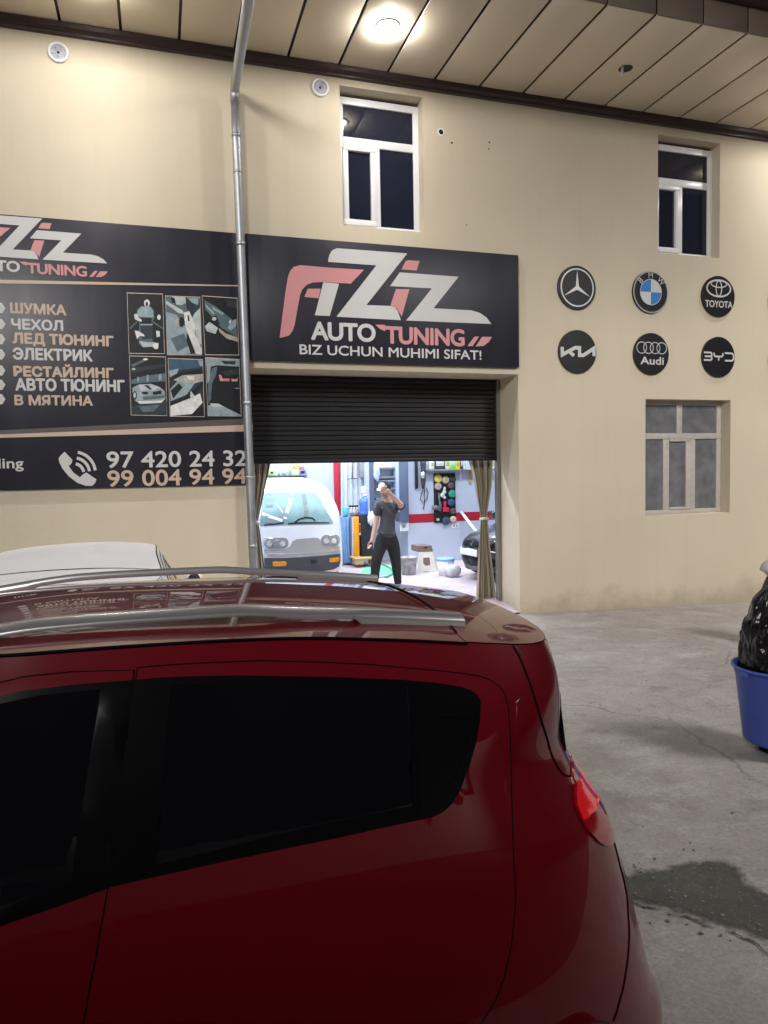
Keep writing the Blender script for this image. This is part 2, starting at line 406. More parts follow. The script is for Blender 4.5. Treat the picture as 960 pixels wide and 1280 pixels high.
for i in range(len(cp) - 1):
    a, b = atz(*cp[i], 0), atz(*cp[i + 1], 0)
    for k in range(6):
        q = a.lerp(b, k / 6); pts.append((q.x + random.uniform(-.004, .004), q.y + random.uniform(-.004, .004)))
ck_w = [.0032 + .0022 * math.sin(i * .31) + .0012 * math.sin(i * .83 + 1) for i in range(len(pts))]
L0, R0 = ribbon(pts, 1.0)
for i in range(len(pts) - 1):
    q = lambda j, s: (pts[j][0] + (s[j].x - pts[j][0]) * 2 * ck_w[j], pts[j][1] + (s[j].y - pts[j][1]) * 2 * ck_w[j], 0.0065)
    ck.quad(q(i, R0), q(i + 1, R0), q(i + 1, L0), q(i, L0))
structure('ground_crack', ck, mat('crack_dirt', (0.055, 0.05, 0.044), 0.95))
yard = G().box((-30, -9.4, 0), (30, -9.1, 3.0))
one('yard_wall', yard, mat('grey_yard_wall', (0.42, 0.40, 0.37), 0.9, var=0.1, scale=1.5, bump=0.2), 'plain grey wall closing the far side of the yard', 'wall')

rnd = random.Random(11); gv = G()
for k in range(170):
    if k < 110: q = Vector((rnd.uniform(1.2, 4.6), rnd.uniform(1.3, 8.2), 0))
    else: q = atz(rnd.uniform(770, 960), rnd.uniform(1070, 1180), 0) + Vector((rnd.gauss(0, .12), rnd.gauss(0, .12), 0))
    s_ = rnd.uniform(.0025, .008) * (1.6 if rnd.random() < .08 else 1); bm = bmesh.new(); bmesh.ops.create_icosphere(bm, subdivisions=1, radius=s_)
    for v in bm.verts: v.co = Vector((v.co.x * rnd.uniform(.7, 1.4), v.co.y * rnd.uniform(.7, 1.3), v.co.z * rnd.uniform(.5, .9))) + Vector((q.x, q.y, gz(q.x, q.y) + .004 + s_ * .3))
    gv.bm(bm)
structure('gravel', gv, mat('grit', (0.20, 0.185, 0.17), .9, var=.5, scale=3), 'stuff')

# ------------------------------------------------------------------ workshop building
XL, XR_, ZS = -9.0, 17.0, 6.74
bld = thing('workshop_building', 'beige plastered workshop with a half open roller door and lined eaves', 'building', (4.5, D, 0))
OPEN = (1.02, 4.56, 0.0, 3.18)
WINS = [(2.222, 3.275, 4.905, 6.54), (6.742, 7.797, 4.905, 6.51), (6.545, 8.018, 1.24, 2.882)]
xs = sorted({XL, XR_, *[v for h in [OPEN] + WINS for v in h[:2]]}); zs = sorted({-0.5, ZS, *[v for h in [OPEN] + WINS for v in h[2:]]})
fw = G()
for i in range(len(xs) - 1):
    for j in range(len(zs) - 1):
        xm, zm = (xs[i] + xs[i + 1]) / 2, (zs[j] + zs[j + 1]) / 2
        if any(h[0] < xm < h[1] and h[2] < zm < h[3] for h in [OPEN] + WINS): continue
        fw.quad((xs[i], D, zs[j]), (xs[i + 1], D, zs[j]), (xs[i + 1], D, zs[j + 1]), (xs[i], D, zs[j + 1]))
for (a, b, c, d), dep in [(OPEN, 0.62)] + [(h, 0.24) for h in WINS]:
    e = D + dep
    fw.quad((a, D, c), (a, D, d), (a, e, d), (a, e, c)); fw.quad((b, D, d), (b, D, c), (b, e, c), (b, e, d))
    fw.quad((a, D, d), (b, D, d), (b, e, d), (a, e, d))
    if c > 0: fw.quad((a, D, c), (a, e, c), (b, e, c), (b, D, c))
part('wall', fw, M_wall, bld)

def frame_bar(g, x0, x1, z0, z1, y0, y1): g.bbox((x0, y0, z0), (x1, y1, z1), 0.006)
def pvc_window(hole):
    a, b, c, d = hole; y0, y1 = D + 0.15, D + 0.21; t = 0.075
    zt = c + (d - c) * 0.655                                     # transom under the top light
    xm = a + (b - a) * 0.47
    f = G()
    frame_bar(f, a, b, d - 0.13, d - 0.045, y0, y1); frame_bar(f, a, b, c + 0.0, c + t, y0, y1)
    frame_bar(f, a + .001, a + t, c + t, d - 0.13, y0, y1); frame_bar(f, b - t, b - .001, c + t, d - 0.13, y0, y1)
    frame_bar(f, a + t, b - t, zt - .05, zt + .05, y0, y1); frame_bar(f, xm - .035, xm + .04, c + t, zt - .05, y0, y1)
    fr = part('window', f, M_white, bld)
    sh = G(); y2 = y0 - 0.018
    for q in [(a + t - .02, xm - .02, zt - .115, zt - .055), (a + t - .02, xm - .02, c + t - .01, c + t + .06), (a + t - .02, a + t + .05, c + t + .06, zt - .115), (xm - .085, xm - .02, c + t + .06, zt - .115)]:
        frame_bar(sh, *q, y2, y0 + .04)
    part('sash', sh, M_white, fr)
    for q in [(a + t, b - t, zt + .05, d - .13), (a + t + .05, xm - .085, c + t + .06, zt - .115), (xm + .04, b - t, c + t, zt - .05)]:
        part('pane', G().box((q[0], y0 + .025, q[2]), (q[1], y0 + .045, q[3])), M_pane, fr)
    return fr
pvc_window(WINS[0]); pvc_window(WINS[1])
a, b, c, d = WINS[2]; y0, y1 = D + 0.17, D + 0.23
def P5(x, y): return at(780 + x / 5.333, 480 + y / 5.333, y0)
f = G(); H5 = lambda y: P5(300, y).z; V5 = lambda x: P5(x, 500).x
frame_bar(f, a, b, H5(140), d, y0, y1); frame_bar(f, a, b, c, H5(838), y0, y1)
frame_bar(f, a, b, H5(368), H5(328), y0 - .004, y1); frame_bar(f, V5(618), b, c, d, y0 + .003, y1)
frame_bar(f, a, V5(138), c, d, y0 + .003, y1)
frame_bar(f, V5(352), V5(388), H5(328), H5(140), y0 + .002, y1)
frame_bar(f, V5(262), V5(302), H5(838), H5(368), y0 + .001, y1); frame_bar(f, V5(440), V5(476), H5(838), H5(368), y0 + .001, y1)
fr = part('window', f, M_grey, bld, label='grey wooden window with five dusty panes')
s2 = G()
for (p, q, r_, s_) in [(302, 440, 368, 384), (302, 440, 822, 838), (410, 440, 384, 822)]:
    frame_bar(s2, V5(p), V5(q), H5(s_), H5(r_), y0 - .012, y0 + .03)
part('sash', s2, M_grey, fr)
for (p, q, r_, s_) in [(138, 352, 140, 328), (388, 618, 140, 328), (138, 262, 368, 838), (302, 410, 384, 822), (476, 618, 368, 838)]:
    part('pane', G().box((V5(p), y0 + .02, H5(s_)), (V5(q), y0 + .035, H5(r_))), M_lowpane, fr)

# eaves: soffit planks with open seams, brown cornice moulding, fascia and gutter
yo = 6.66; sx0 = -0.822 - 12 * 0.6055
sof = G()
k = 0
while sx0 + k * 0.6055 < XR_ - 0.6:
    xa = sx0 + k * 0.6055; sof.bbox((xa + .015, yo, ZS), (xa + .6055 - .015, D, ZS + .02), 0.006); k += 1
part('soffit_panel', sof, M_soffit, bld)
part('soffit_backing', G().box((XL, yo, ZS + .03), (XR_, D, ZS + .05)), M_dark, bld)
mo = G(); prof = [(D, 6.622), (D - .012, 6.622), (D - .03, 6.635), (D - .032, 6.655), (D - .05, 6.66), (D - .07, 6.685), (D - .075, 6.725), (D - .075, ZS - .001), (D, ZS - .001)]
mo.prism([(XL, y, z) for y, z in prof], (XR_ - XL, 0, 0))
part('cornice', mo, M_brown, bld, recalc=True)
fa = G(); k = 0
while sx0 + k * 0.6055 < XR_ - 0.6:
    xa = sx0 + k * 0.6055; fa.bbox((xa + .011, yo - .02, ZS + .0), (xa + .6055 - .011, yo - .002, 7.02), 0.004); k += 1
part('fascia', fa, M_fascia, bld)
part('gutter', G().prism([(XL, yo + .0, 7.02), (XL, yo - .17, 7.02), (XL, yo - .19, 7.17), (XL, yo, 7.19)], (XR_ - XL, 0, 0)), M_brown, bld, recalc=True)
part('roof', G().prism([(XL, yo - .12, 7.2), (XL, 12, 9.0), (XL, 18.2, 7.2)], (XR_ - XL, 0, 0)), mat('dark_roof_sheet', (0.03, 0.035, 0.045), 0.4), bld, recalc=True)
part('side_wall', G().box((XL - .02, D + .01, -.5), (XL + .3, 18, 7)).box((XR_ - .3, D + .01, -.5), (XR_ + .02, 18, 7)).box((XL + .3, 17.7, -.5), (XR_ - .3, 18, 7)), M_wall, bld)
hole = atz(782, 86, ZS - .004)
part('lamp_hole', G().disc((hole.x, hole.y, ZS - .003), 0.085, axis='Z'), M_dark, bld, label='empty round lamp hole in the soffit')
part('cable_end', G().tube([(hole.x - .06, hole.y - .03, ZS - .0), (hole.x - .075, hole.y - .035, ZS - .06), (hole.x - .075, hole.y - .03, ZS - .12)], 0.016), M_white, bld)
for (vx, vy) in [(73, 66), (400, 110)]:
    p = at(vx, vy, D); v = G().lathe([(0.105, 0), (0.105, -.02), (0.085, -.03), (0.078, -.012)], (p.x, D, p.z), 36, 'Y')
    vt = part('vent', v, M_white, bld)
    gr = G().disc((p.x, D - .008, p.z), 0.08, 36)
    gr2 = part('vent_grille', gr, mat('vent_mesh', (0.33, 0.34, 0.38), 0.5, var=0.6, scale=60), vt)
    part('vent_hub', G().lathe([(0.0001, -.016), (0.012, -.014), (0.014, -.008)], (p.x, D, p.z), 16, 'Y'), M_dark, vt)
for (vx, vy, r) in [(551.3, 165, .035), (564.8, 178.5, .013), (611.5, 178, .012), (611, 186, .010), (583, 281, .008)]:
    p = at(vx, vy, D - .003); hh = G().disc((p.x, D - .003, p.z), r, 14)
    part('drill_hole', hh, M_dark, bld)
    if r > .03: part('hole_rim', G().lathe([(r + .012, 0), (r, -.012), (r - .004, 0)], (p.x, D, p.z), 18, 'Y'), M_white, bld)

# roller shutter, guide rails, door head
YR = 9.10
sl = G(); z = 2.10; prof = []
while z < 3.25:
    prof += [(YR, z), (YR - .016, z + .012), (YR - .018, z + .045), (YR - .012, z + .058)]; z += 0.062
sl.grid([[(OPEN[0], y, z) for y, z in prof], [(OPEN[1] - .05, y, z) for y, z in prof]], sm=False)
sl.box((OPEN[0], YR + .005, 2.1), (OPEN[1] - .05, YR + .02, 3.3))
rs = part('roller_shutter', sl, mat('black_shutter_slats', (0.016, 0.016, 0.018), 0.42, var=0.15, scale=3), bld)
part('bottom_bar', G().bbox((OPEN[0], YR - .03, 2.062), (OPEN[1] - .05, YR + .03, 2.112), 0.008), M_dark, rs)
part('guide_rail', G().box((OPEN[1] - .05, YR - .05, 0.02), (OPEN[1] - .004, YR + .05, 3.3)), mat('grey_rail', (0.20, 0.19, 0.17), 0.5), rs)
part('guide_rail', G().box((OPEN[0] + .004, YR - .05, 0.02), (OPEN[0] + .03, YR + .05, 3.3)), M_dark, rs)

# inside of the workshop
YB, YB2, ZF, ZC, IX0, IX1 = 14.6, 13.47, 0.10, 4.2, -0.6, 11.0
M_in = mat('pale_lilac_wall_paint', (0.52, 0.575, 0.67), 0.7, var=0.03, scale=1.2)
M_red = mat('red_wall_stripe', (0.42, 0.012, 0.03), 0.5)
fl = G().quad((IX0, D + .62, ZF), (IX1, D + .62, ZF), (IX1, YB, ZF), (IX0, YB, ZF)).quad((OPEN[0], D, 0.02), (OPEN[1], D, 0.02), (OPEN[1], D + .62, ZF), (OPEN[0], D + .62, ZF))
M_floor = concrete_material('painted_shop_floor', (0.58, 0.42, 0.47), (0.58, 0.58, 0.62), (0.62, 0.34, 0.40))
structure('garage_floor', fl, M_floor)
iw = G()
iw.quad((IX0, YB, ZF), (4.72, YB, ZF), (4.72, YB, ZC), (IX0, YB, ZC)).quad((4.72, YB2, ZF), (IX1, YB2, ZF), (IX1, YB2, ZC), (4.72, YB2, ZC)).quad((4.72, YB, ZF), (4.72, YB2, ZF), (4.72, YB2, ZC), (4.72, YB, ZC))
iw.quad((IX0, D + .63, ZF), (IX0, YB, ZF), (IX0, YB, ZC), (IX0, D + .63, ZC)).quad((IX1, D + .63, ZF), (IX1, D + .63, ZC), (IX1, YB, ZC), (IX1, YB, ZF))
yi = D + .625
iw.quad((IX0, yi, ZF), (IX0, yi, ZC), (OPEN[0], yi, ZC), (OPEN[0], yi, ZF)).quad((OPEN[1], yi, ZF), (OPEN[1], yi, ZC), (IX1, yi, ZC), (IX1, yi, ZF)).quad((OPEN[0], yi, 3.185), (OPEN[0], yi, ZC), (OPEN[1], yi, ZC), (OPEN[1], yi, 3.185))
part('inner_wall', iw, M_in, bld)
part('inner_ceiling', G().quad((IX0, yi, ZC), (IX1, yi, ZC), (IX1, YB, ZC), (IX0, YB, ZC)), M_white, bld)
z0, z1 = at(560, 652, YB2).z, at(560, 641, YB2).z
part('red_stripe', G().box((4.725, YB2 - .004, z0), (IX1, YB2 - .001, z1)), M_red, bld)
a, b = at(417.5, 620, YB), at(425, 620, YB)
part('red_post', G().bbox((a.x, YB - .06, ZF), (b.x, YB - .002, 3.0), .01), mat('red_post_paint', (0.50, 0.03, 0.05), 0.4), bld)

# ------------------------------------------------------------------ lamps
def downlight(x, y, label):
    t = thing('ceiling_light', label, 'ceiling lamp', (x, y, ZS), group='round lamps set into the soffit')
    part('lamp_rim', G().lathe([(0.13, -.001), (0.128, -.012), (0.105, -.016), (0.098, -.006)], (x, y, ZS), 40), M_white, t)
    part('diffuser', G().disc((x, y, ZS - .007), 0.10, 40, 'Z'), mat('lit_diffuser', (1, 1, 1), 0.5, emis=(1.0, 0.97, 0.90), es=14), t)
    ld = bpy.data.lights.new('lamp_glow', 'POINT'); ld.shadow_soft_size = 0.06; ld.energy = 1.0; ld.use_nodes = True
    nt = ld.node_tree; N = nt.nodes; em = N['Emission']; em.inputs['Color'].default_value = (1.0, 0.965, 0.91, 1)
    tc = N.new('ShaderNodeTexCoord'); sp = N.new('ShaderNodeSeparateXYZ'); nt.links.new(tc.outputs['Normal'], sp.inputs[0])
    def mth(op, *a):
        n = N.new('ShaderNodeMath'); n.operation = op
        for i, v in enumerate(a):
            if isinstance(v, (int, float)): n.inputs[i].default_value = v
            else: nt.links.new(v, n.inputs[i])
        return n.outputs[0]
    c2 = mth('MULTIPLY', sp.outputs['Z'], sp.outputs['Z'])       # photometric curve: strong narrow beam, weak wide spill
    sn = mth('SQRT', mth('MAXIMUM', mth('SUBTRACT', 1.0, c2), 0.0))
    cut = mth('MULTIPLY_ADD', mth('MINIMUM', mth('MULTIPLY', mth('ABSOLUTE', sp.outputs['Z']), 3.0), 1.0), 0.97, 0.03)
    nt.links.new(mth('MULTIPLY', cut, mth('DIVIDE', 480.0 * LAMP_W, mth('POWER', mth('ADD', sn, 0.30), 2.7))), em.inputs['Strength'])
    lo = bpy.data.objects.new('lamp_glow', ld); COL.objects.link(lo); lo.parent = t; lo.location = (0, 0, -0.075)
    return t
lp = atz(485, 32, ZS)
for dx, lb in [(0, 'lit round soffit lamp between the galvanised pipe and the first upper window'), (-3.02, 'round soffit lamp left of the galvanised downpipe above the white car'),
               (6.36, 'round soffit lamp right of the empty hole beyond the second upper window'), (-6.04, 'round soffit lamp far left above the dark service banner'), (9.06, 'round soffit lamp at the far right end of the eaves')]:
    downlight(lp.x + dx, lp.y, lb)
def yard_lamp(x, y, h, aim, cone, power, label):
    yl = thing('yard_lamp', label, 'yard lamp', (x, y, 0))
    part('pole', G().tube([(x, y, 0), (x, y, h / 2), (x, y, h + .7)], [.07, .06, .05], 14), M_galv, yl)
    part('lamp_head', G().bbox((x - .3, y - .06, h + .64), (x + .3, y + .48, h + .78), .02), M_dark, yl)
    part('diffuser', G().quad((x - .25, y, h + .635), (x - .25, y + .44, h + .635), (x + .25, y + .44, h + .635), (x + .25, y, h + .635)), mat('lit_yard_lamp', (1, 1, 1), .5, emis=(1, .95, .88), es=4), yl)
    ld = bpy.data.lights.new('lamp_glow', 'SPOT'); ld.spot_size = math.radians(cone); ld.spot_blend = 0.6; ld.shadow_soft_size = 1.3; ld.energy = power; ld.color = (1.0, 0.965, 0.92)
    lo = bpy.data.objects.new('lamp_glow', ld); COL.objects.link(lo); lo.parent = yl; lo.location = (0, .25, h)
    lo.rotation_euler = (Vector(aim) - Vector((x, y + .25, h))).to_track_quat('-Z', 'Y').to_euler()
yard_lamp(-6, -6, 8.2, (3, 8.5, 4.5), 57, YARD_W, 'flood lamp on a tall pole across the yard, left of the red car')
yard_lamp(8.5, -1.5, 8.2, (6.5, 4.5, 0), 80, YARD_W * .62, 'flood lamp on a tall pole at the right side of the yard')
yard_lamp(9.5, -6.2, 3.6, (3.0, -9.1, 1.6), 110, YARD_W * .20, 'added unseen low lamp on a short pole to brighten the grey yard wall')  # added out of view so the wall mirrors pale in the car windows
def tube_lamp(x, y, label):
    t = thing('tube_lamp', label, 'tube lamp', (x, y, ZC - .1), group='tube lamps under the workshop ceiling')
    part('housing', G().bbox((x - .75, y - .06, ZC - .06), (x + .75, y + .06, ZC - .005), .01), M_white, t)
    part('tube', G().tube([(x - .7, y, ZC - .1), (x + .7, y, ZC - .1)], 0.025), mat('lit_tube', (1, 1, 1), 0.5, emis=(0.93, 0.97, 1.0), es=6), t)
    ld = bpy.data.lights.new('lamp_glow', 'AREA'); ld.shape = 'RECTANGLE'; ld.size = 1.4; ld.size_y = 0.12; ld.energy = 210 * TUBE_W; ld.color = (0.84, 0.92, 1.0)
    lo = bpy.data.objects.new('lamp_glow', ld); COL.objects.link(lo); lo.parent = t; lo.location = (0, 0, -0.04)
for x in (1.2, 3.4, 5.8):
    for y, q in ((10.6, 'front'), (13.0, 'rear')):
        tube_lamp(x, y, 'tube lamp in the %s row above the %s' % (q, {1.2: 'white van', 3.4: 'standing man', 5.8: 'black car'}[x]))

# ------------------------------------------------------------------ downpipe
pipe = thing('downpipe', 'shiny galvanised downpipe running down the wall past the two banners', 'drainpipe', (1.01, D - .12, 0))
yp = D - 0.13
pA = at(316, 690, yp); pB = at(293, 108, yp)
dirx = (pB.x - pA.x) / (pB.z - pA.z)
X0 = pA.x - dirx * pA.z
line = [(X0 + dirx * z, yp, z) for z in (0.0, 1.2, 2.4, 3.6, 4.8, 5.6, 6.12)]
t1 = at(309, 12, 6.75)
part('vertical_run', G().tube(line, 0.050, 20), M_galv, pipe)
bend = [(X0 + dirx * 6.10, yp, 6.10), (X0 + dirx * 6.2, yp - .01, 6.20), (X0 + dirx * 6.24, yp - .07, 6.265), tuple(t1), (t1.x, 6.50, t1.z + .06), (t1.x, 6.42, t1.z + .16), (t1.x, 6.42, 7.05)]
part('elbow_run', G().tube(bend, 0.052, 20), M_galv, pipe)
for z in (1.1, 2.75, 4.55, 5.75, 6.13):
    part('collar', G().tube([(X0 + dirx * z, yp, z - .02), (X0 + dirx * z, yp, z + .02)], 0.053, 20), M_galv, pipe)
for z in (1.9, 5.35):
    part('bracket', G().tube([(X0 + dirx * z, yp, z - .012), (X0 + dirx * z, yp, z + .012)], 0.054, 18), M_galv, pipe)

# ================================================================== SIGNS
def fpts(pts, conv, Y):
    out = []
    for p in pts:
        q = at(*conv(*p), Y); out.append((q.x, Y, q.z))
    return out
YS = D - 0.06
c5 = lambda x, y: (310 + x / 2.743, 280 + y / 2.743)
SX0, SX1, SZ0, SZ1 = 1.05, 4.545, 3.262, 4.70
sign = thing('shop_sign', 'big dark sign with white and pink logo above the roller door', 'sign', ((SX0 + SX1) / 2, D, SZ0))
part('sign_board', G().bbox((SX0, YS, SZ0), (SX1, D - .001, SZ1), .004), M_board, sign)
def curve(pts, n=3):                                           # light corner rounding of a traced outline
    P = [Vector(p) for p in pts]; out = []
    for i in range(len(P)):
        a, b, c = P[i - 1], P[i], P[(i + 1) % len(P)]
        if (b - a).length < 30 and (c - b).length < 30 or (b - a).angle(c - b, 0) < 0.5 and (b-a).length < 60:
            for t in range(n):
                u = t / (n - 1) * .5 + .25
                out.append(tuple((a.lerp(b, .75) * (1 - u) ** 2 + b * 2 * u * (1 - u) + b.lerp(c, .25) * u ** 2)))
        else: out.append(tuple(b))
    return out
LOGO_W = [[(274, 130), (278, 108), (287, 92), (303, 83), (546, 101), (406, 278), (487, 281), (500, 285), (513, 297), (524, 330), (303, 318), (440, 142)],
          [(258, 200), (312, 205), (280, 316), (229, 313)],
          [(520, 166), (722, 181), (636, 289), (765, 296), (795, 305), (818, 321), (834, 343), (542, 331), (630, 221), (487, 213)]]
LOGO_P = [[(108, 391), (128, 235), (137, 180), (145, 160), (157, 147), (178, 141), (280, 150), (398, 157), (352, 205), (255, 199), (222, 201), (201, 209), (186, 225), (178, 245), (160, 345), (153, 367), (140, 383)],
          [(205, 222), (249, 222), (242, 255), (193, 250)],
          [(540, 128), (549, 124), (588, 127), (578, 160), (526, 156)], [(507, 223), (553, 224), (527, 318), (512, 292), (488, 280)]]
LOGO_S = [[(752, 419), (776, 386), (792, 386), (770, 419)], [(780, 420), (802, 387), (836, 387), (826, 404), (808, 418)], [(700, 368), (742, 384), (762, 384), (742, 417), (722, 412)], [(436, 345), (470, 346), (470, 368), (452, 360)]]
def logo(g, Y, xf):
    for lst, mi in ((LOGO_W, 0), (LOGO_P, 1), (LOGO_S[:2] + LOGO_S[3:], 1)):
        for pl in lst: g.poly([(xf(p)) for p in fpts(pl, c5, YS)][::-1], mi)
    def tx(body, x0, yb, x1, yt, mi, bold, dY=0.0):
        a = xf(fpts([(x0, yb)], c5, YS)[0]); b = xf(fpts([(x1, yt)], c5, YS)[0])
        put_text(g, body, a[0], b[0], a[2], b[2], a[1] - dY, bold, mi=mi, spacing=.95)
    tx('AUTO', 216, 398, 437, 343, 0, 0.045); tx('TUNING', 470, 411, 742, 361, 1, 0.045, .0015)
lg = G(); logo(lg, YS, lambda p: (p[0], YS - .003, p[2]))
part('logo', lg, [M_tW, M_tP], sign)
sg = G(); a = fpts([(177, 447), (800, 434)], c5, YS)
put_text(sg, 'BIZ UCHUN MUHIMI SIFAT!', a[0][0], a[1][0], a[0][2], a[1][2], YS - .003, 0.022)
part('slogan', sg, M_tW, sign)

# left service banner
YN = D - 0.03
BX0, BX1, BZ0, BZ1 = -2.45, 1.04, 1.813, 4.705
ban = thing('service_banner', 'wide dark banner listing services beside the downpipe with two phone numbers', 'banner', ((BX0 + BX1) / 2, D, BZ0))
part('banner_board', G().bbox((BX0, YN, BZ0), (BX1, D - .001, BZ1), .004), M_board, ban)
r1, r2 = at(*c5(834, 343), YS), at(*c5(587, 127), YS); l1, l2 = at(134, 329.4, YN), at(64.3, 279.3, YN)
kx, kz = (l1.x - l2.x) / (r1.x - r2.x), (l1.z - l2.z) / (r1.z - r2.z)
bl = G(); logo(bl, YN, lambda p: (l1.x + (p[0] - r1.x) * kx, YN - .003, l1.z + (p[2] - r1.z) * kz))
part('logo', bl, [M_tW, M_tP], ban)
def btext(g, body, x0, yb, x1, yt, mi=0, bold=.03, spacing=1.0):
    xm = (x0 + x1) / 2
    a, b = at(x0, (yb + yt) / 2, YN), at(x1, (yb + yt) / 2, YN); z0, z1 = at(xm, yb, YN).z, at(xm, yt, YN).z
    put_text(g, body, a.x, b.x, z0, z1, YN - .003, bold, mi=mi, spacing=spacing)
for body, x0, yb, x1, yt, mm in [('ШУМКА', 12.7, 393, 82.7, 379.5, M_tT), ('ЧЕХОЛ', 14, 413, 79, 399, M_tW), ('ЛЕД ТЮНИНГ', 15.7, 434, 142, 417.5, M_tT), ('ЭЛЕКТРИК', 16, 451, 115.7, 435.5, M_tW),
                                 ('РЕСТАЙЛИНГ', 16.7, 472, 142, 455, M_tT), ('АВТО ТЮНИНГ', 19, 489.5, 156, 473.5, M_tW), ('В МЯТИНА', 18, 507, 116, 494, M_tT)]:
    g = G(); btext(g, body, x0, yb, x1, yt, bold=.05); part('lettering', g, mm, ban)
g = G()
for y in (385, 405, 424, 443, 463, 481, 499):
    p = at(0, y, YN); R = .062
    g.poly([(p.x - .01 + R * math.cos(PI / 3 * i), YN - .003, p.z + R * math.sin(PI / 3 * i)) for i in range(6)])
part('bullet', g, M_tW, ban)
g = G(); btext(g, '97 420 24 32', 133, 584, 308.5, 563.5, bold=.025); part('phone_number', g, M_tW, ban)
g = G(); btext(g, '99 004 94 94', 134, 607, 308, 586.5, bold=.025); part('phone_number', g, M_tT, ban)
g = G(); btext(g, 'ling', -2, 589.5, 29.5, 572.5, bold=.02); part('lettering', g, M_tW, ban)
c4 = lambda x, y: (x / 3, 440 + y / 3); c3 = lambda x, y: (x / 3, 250 + y / 3)
g = G()
hs = [(228, 388), (242, 374), (272, 405), (268, 418), (258, 428), (275, 452), (300, 470), (312, 458), (324, 452), (362, 478), (356, 492), (345, 502), (322, 502), (290, 490), (258, 466), (235, 438), (222, 412), (220, 398)]
g.poly([(x, YN - .003, z) for x, _, z in fpts(hs, c4, YN)][::-1])
for r in (36, 58, 80):
    L, R = ribbon([(278 + r * math.cos(t), 455 - r * math.sin(t)) for t in [math.radians(d) for d in range(8, 84, 6)]], 11)
    for i in range(len(L) - 1):
        q = fpts([L[i], L[i + 1], R[i + 1], R[i]], c4, YN); g.quad(*[(x, YN - .003, z) for x, _, z in q])
part('handset_icon', g, M_tW, ban)
g = G(); g.poly([(x, YN - .003, z) for x, _, z in fpts([(-900, 297), (0, 299), (930, 320.5), (935, 323), (930, 324.5), (0, 313), (-900, 316)], c3, YN)][::-1]); part('printed_rule', g, M_tT, ban)
g = G(); g.poly([(x, YN - .003, z) for x, _, z in fpts([(-900, 342), (0, 309), (948, 272), (948, 297), (0, 322), (-900, 360)], c4, YN)][::-1]); part('printed_rule', g, M_tT, ban)
g = G(); g.poly([(x, YN - .0025, z) for x, _, z in fpts([(-900, 318), (0, 294), (948, 248), (948, 271), (0, 308), (-900, 340)], c4, YN)][::-1]); part('printed_rule', g, mat('dim_grey_print', (0.09, 0.08, 0.078), 0.5), ban)
# six printed photographs (zoom: 6x at 150,360)
c6 = lambda x, y: (150 + x / 6, 360 + y / 6)
PC = dict(k=(0.012, 0.014, 0.018), d=(0.03, 0.04, 0.05), t=(0.10, 0.15, 0.17), s=(0.30, 0.38, 0.42), p=(0.50, 0.55, 0.56), w=(0.70, 0.72, 0.72), b=(0.05, 0.11, 0.17), r=(0.60, 0.30, 0.28), e=(0.42, 0.40, 0.36), f=(0.62, 0.52, 0.44))
keys = list(PC); PM = [mat('photo_ink_' + n, PC[k], 0.4, var=0.22, scale=16) for k, n in zip(keys, ['black', 'slate', 'teal', 'steel', 'pale', 'white', 'navy', 'rose', 'bone', 'frame'])]
def photo(outline, shapes):
    g = G(); z = 0
    o = Vector((sum(p[0] for p in outline) / 4, sum(p[1] for p in outline) / 4))
    big = [tuple(o + (Vector(p) - o) * 1.025) for p in outline]
    for pl, key in [(big, 'f')] + shapes:
        g.poly([(x, YN - .003 - z, zz) for x, _, zz in fpts(pl, c6, YN)][::-1], keys.index(key)); z += .0004
    part('photo_print', g, PM, ban)
def ell(cx, cy, rx, ry, n=14, a0=0): return [(cx + rx * math.cos(2 * PI * i / n + a0), cy + ry * math.sin(2 * PI * i / n + a0)) for i in range(n)]
o1 = [(55, 40), (318, 48), (332, 490), (70, 488)]
photo(o1, [(o1, 'k'), ([(70, 300), (125, 250), (130, 258), (74, 312)], 't'), ([(250, 250), (325, 300), (322, 310), (246, 262)], 't'), ([(130, 160), (160, 135), (225, 135), (255, 165), (258, 225), (240, 260), (245, 400), (275, 420), (270, 440), (180, 450), (140, 420), (145, 260), (122, 215)], 't'),
           ([(132, 170), (165, 140), (222, 142), (248, 172), (250, 220), (130, 215)], 's'), ([(152, 225), (240, 225), (236, 270), (150, 270)], 'k'), ([(150, 285), (245, 285), (250, 380), (165, 385)], 'd'), ([(145, 400), (265, 410), (262, 440), (170, 442)], 'p'), ([(150, 270), (245, 270), (245, 280), (150, 280)], 's'),
           (ell(202, 115, 22, 28), 'w'), (ell(202, 122, 9, 18), 'k'), ([(105, 200), (125, 193), (140, 225), (165, 240), (160, 255), (130, 245), (112, 235)], 'w'), ([(110, 320), (140, 325), (180, 350), (185, 365), (150, 360), (128, 385)], 'w'), (ell(292, 220, 14, 20), 'w'), ([(270, 320), (298, 325), (300, 365), (275, 370)], 'w'), ([(235, 430), (268, 410), (290, 415), (285, 458), (262, 460)], 'w')])
o2 = [(342, 62), (598, 72), (613, 500), (356, 498)]
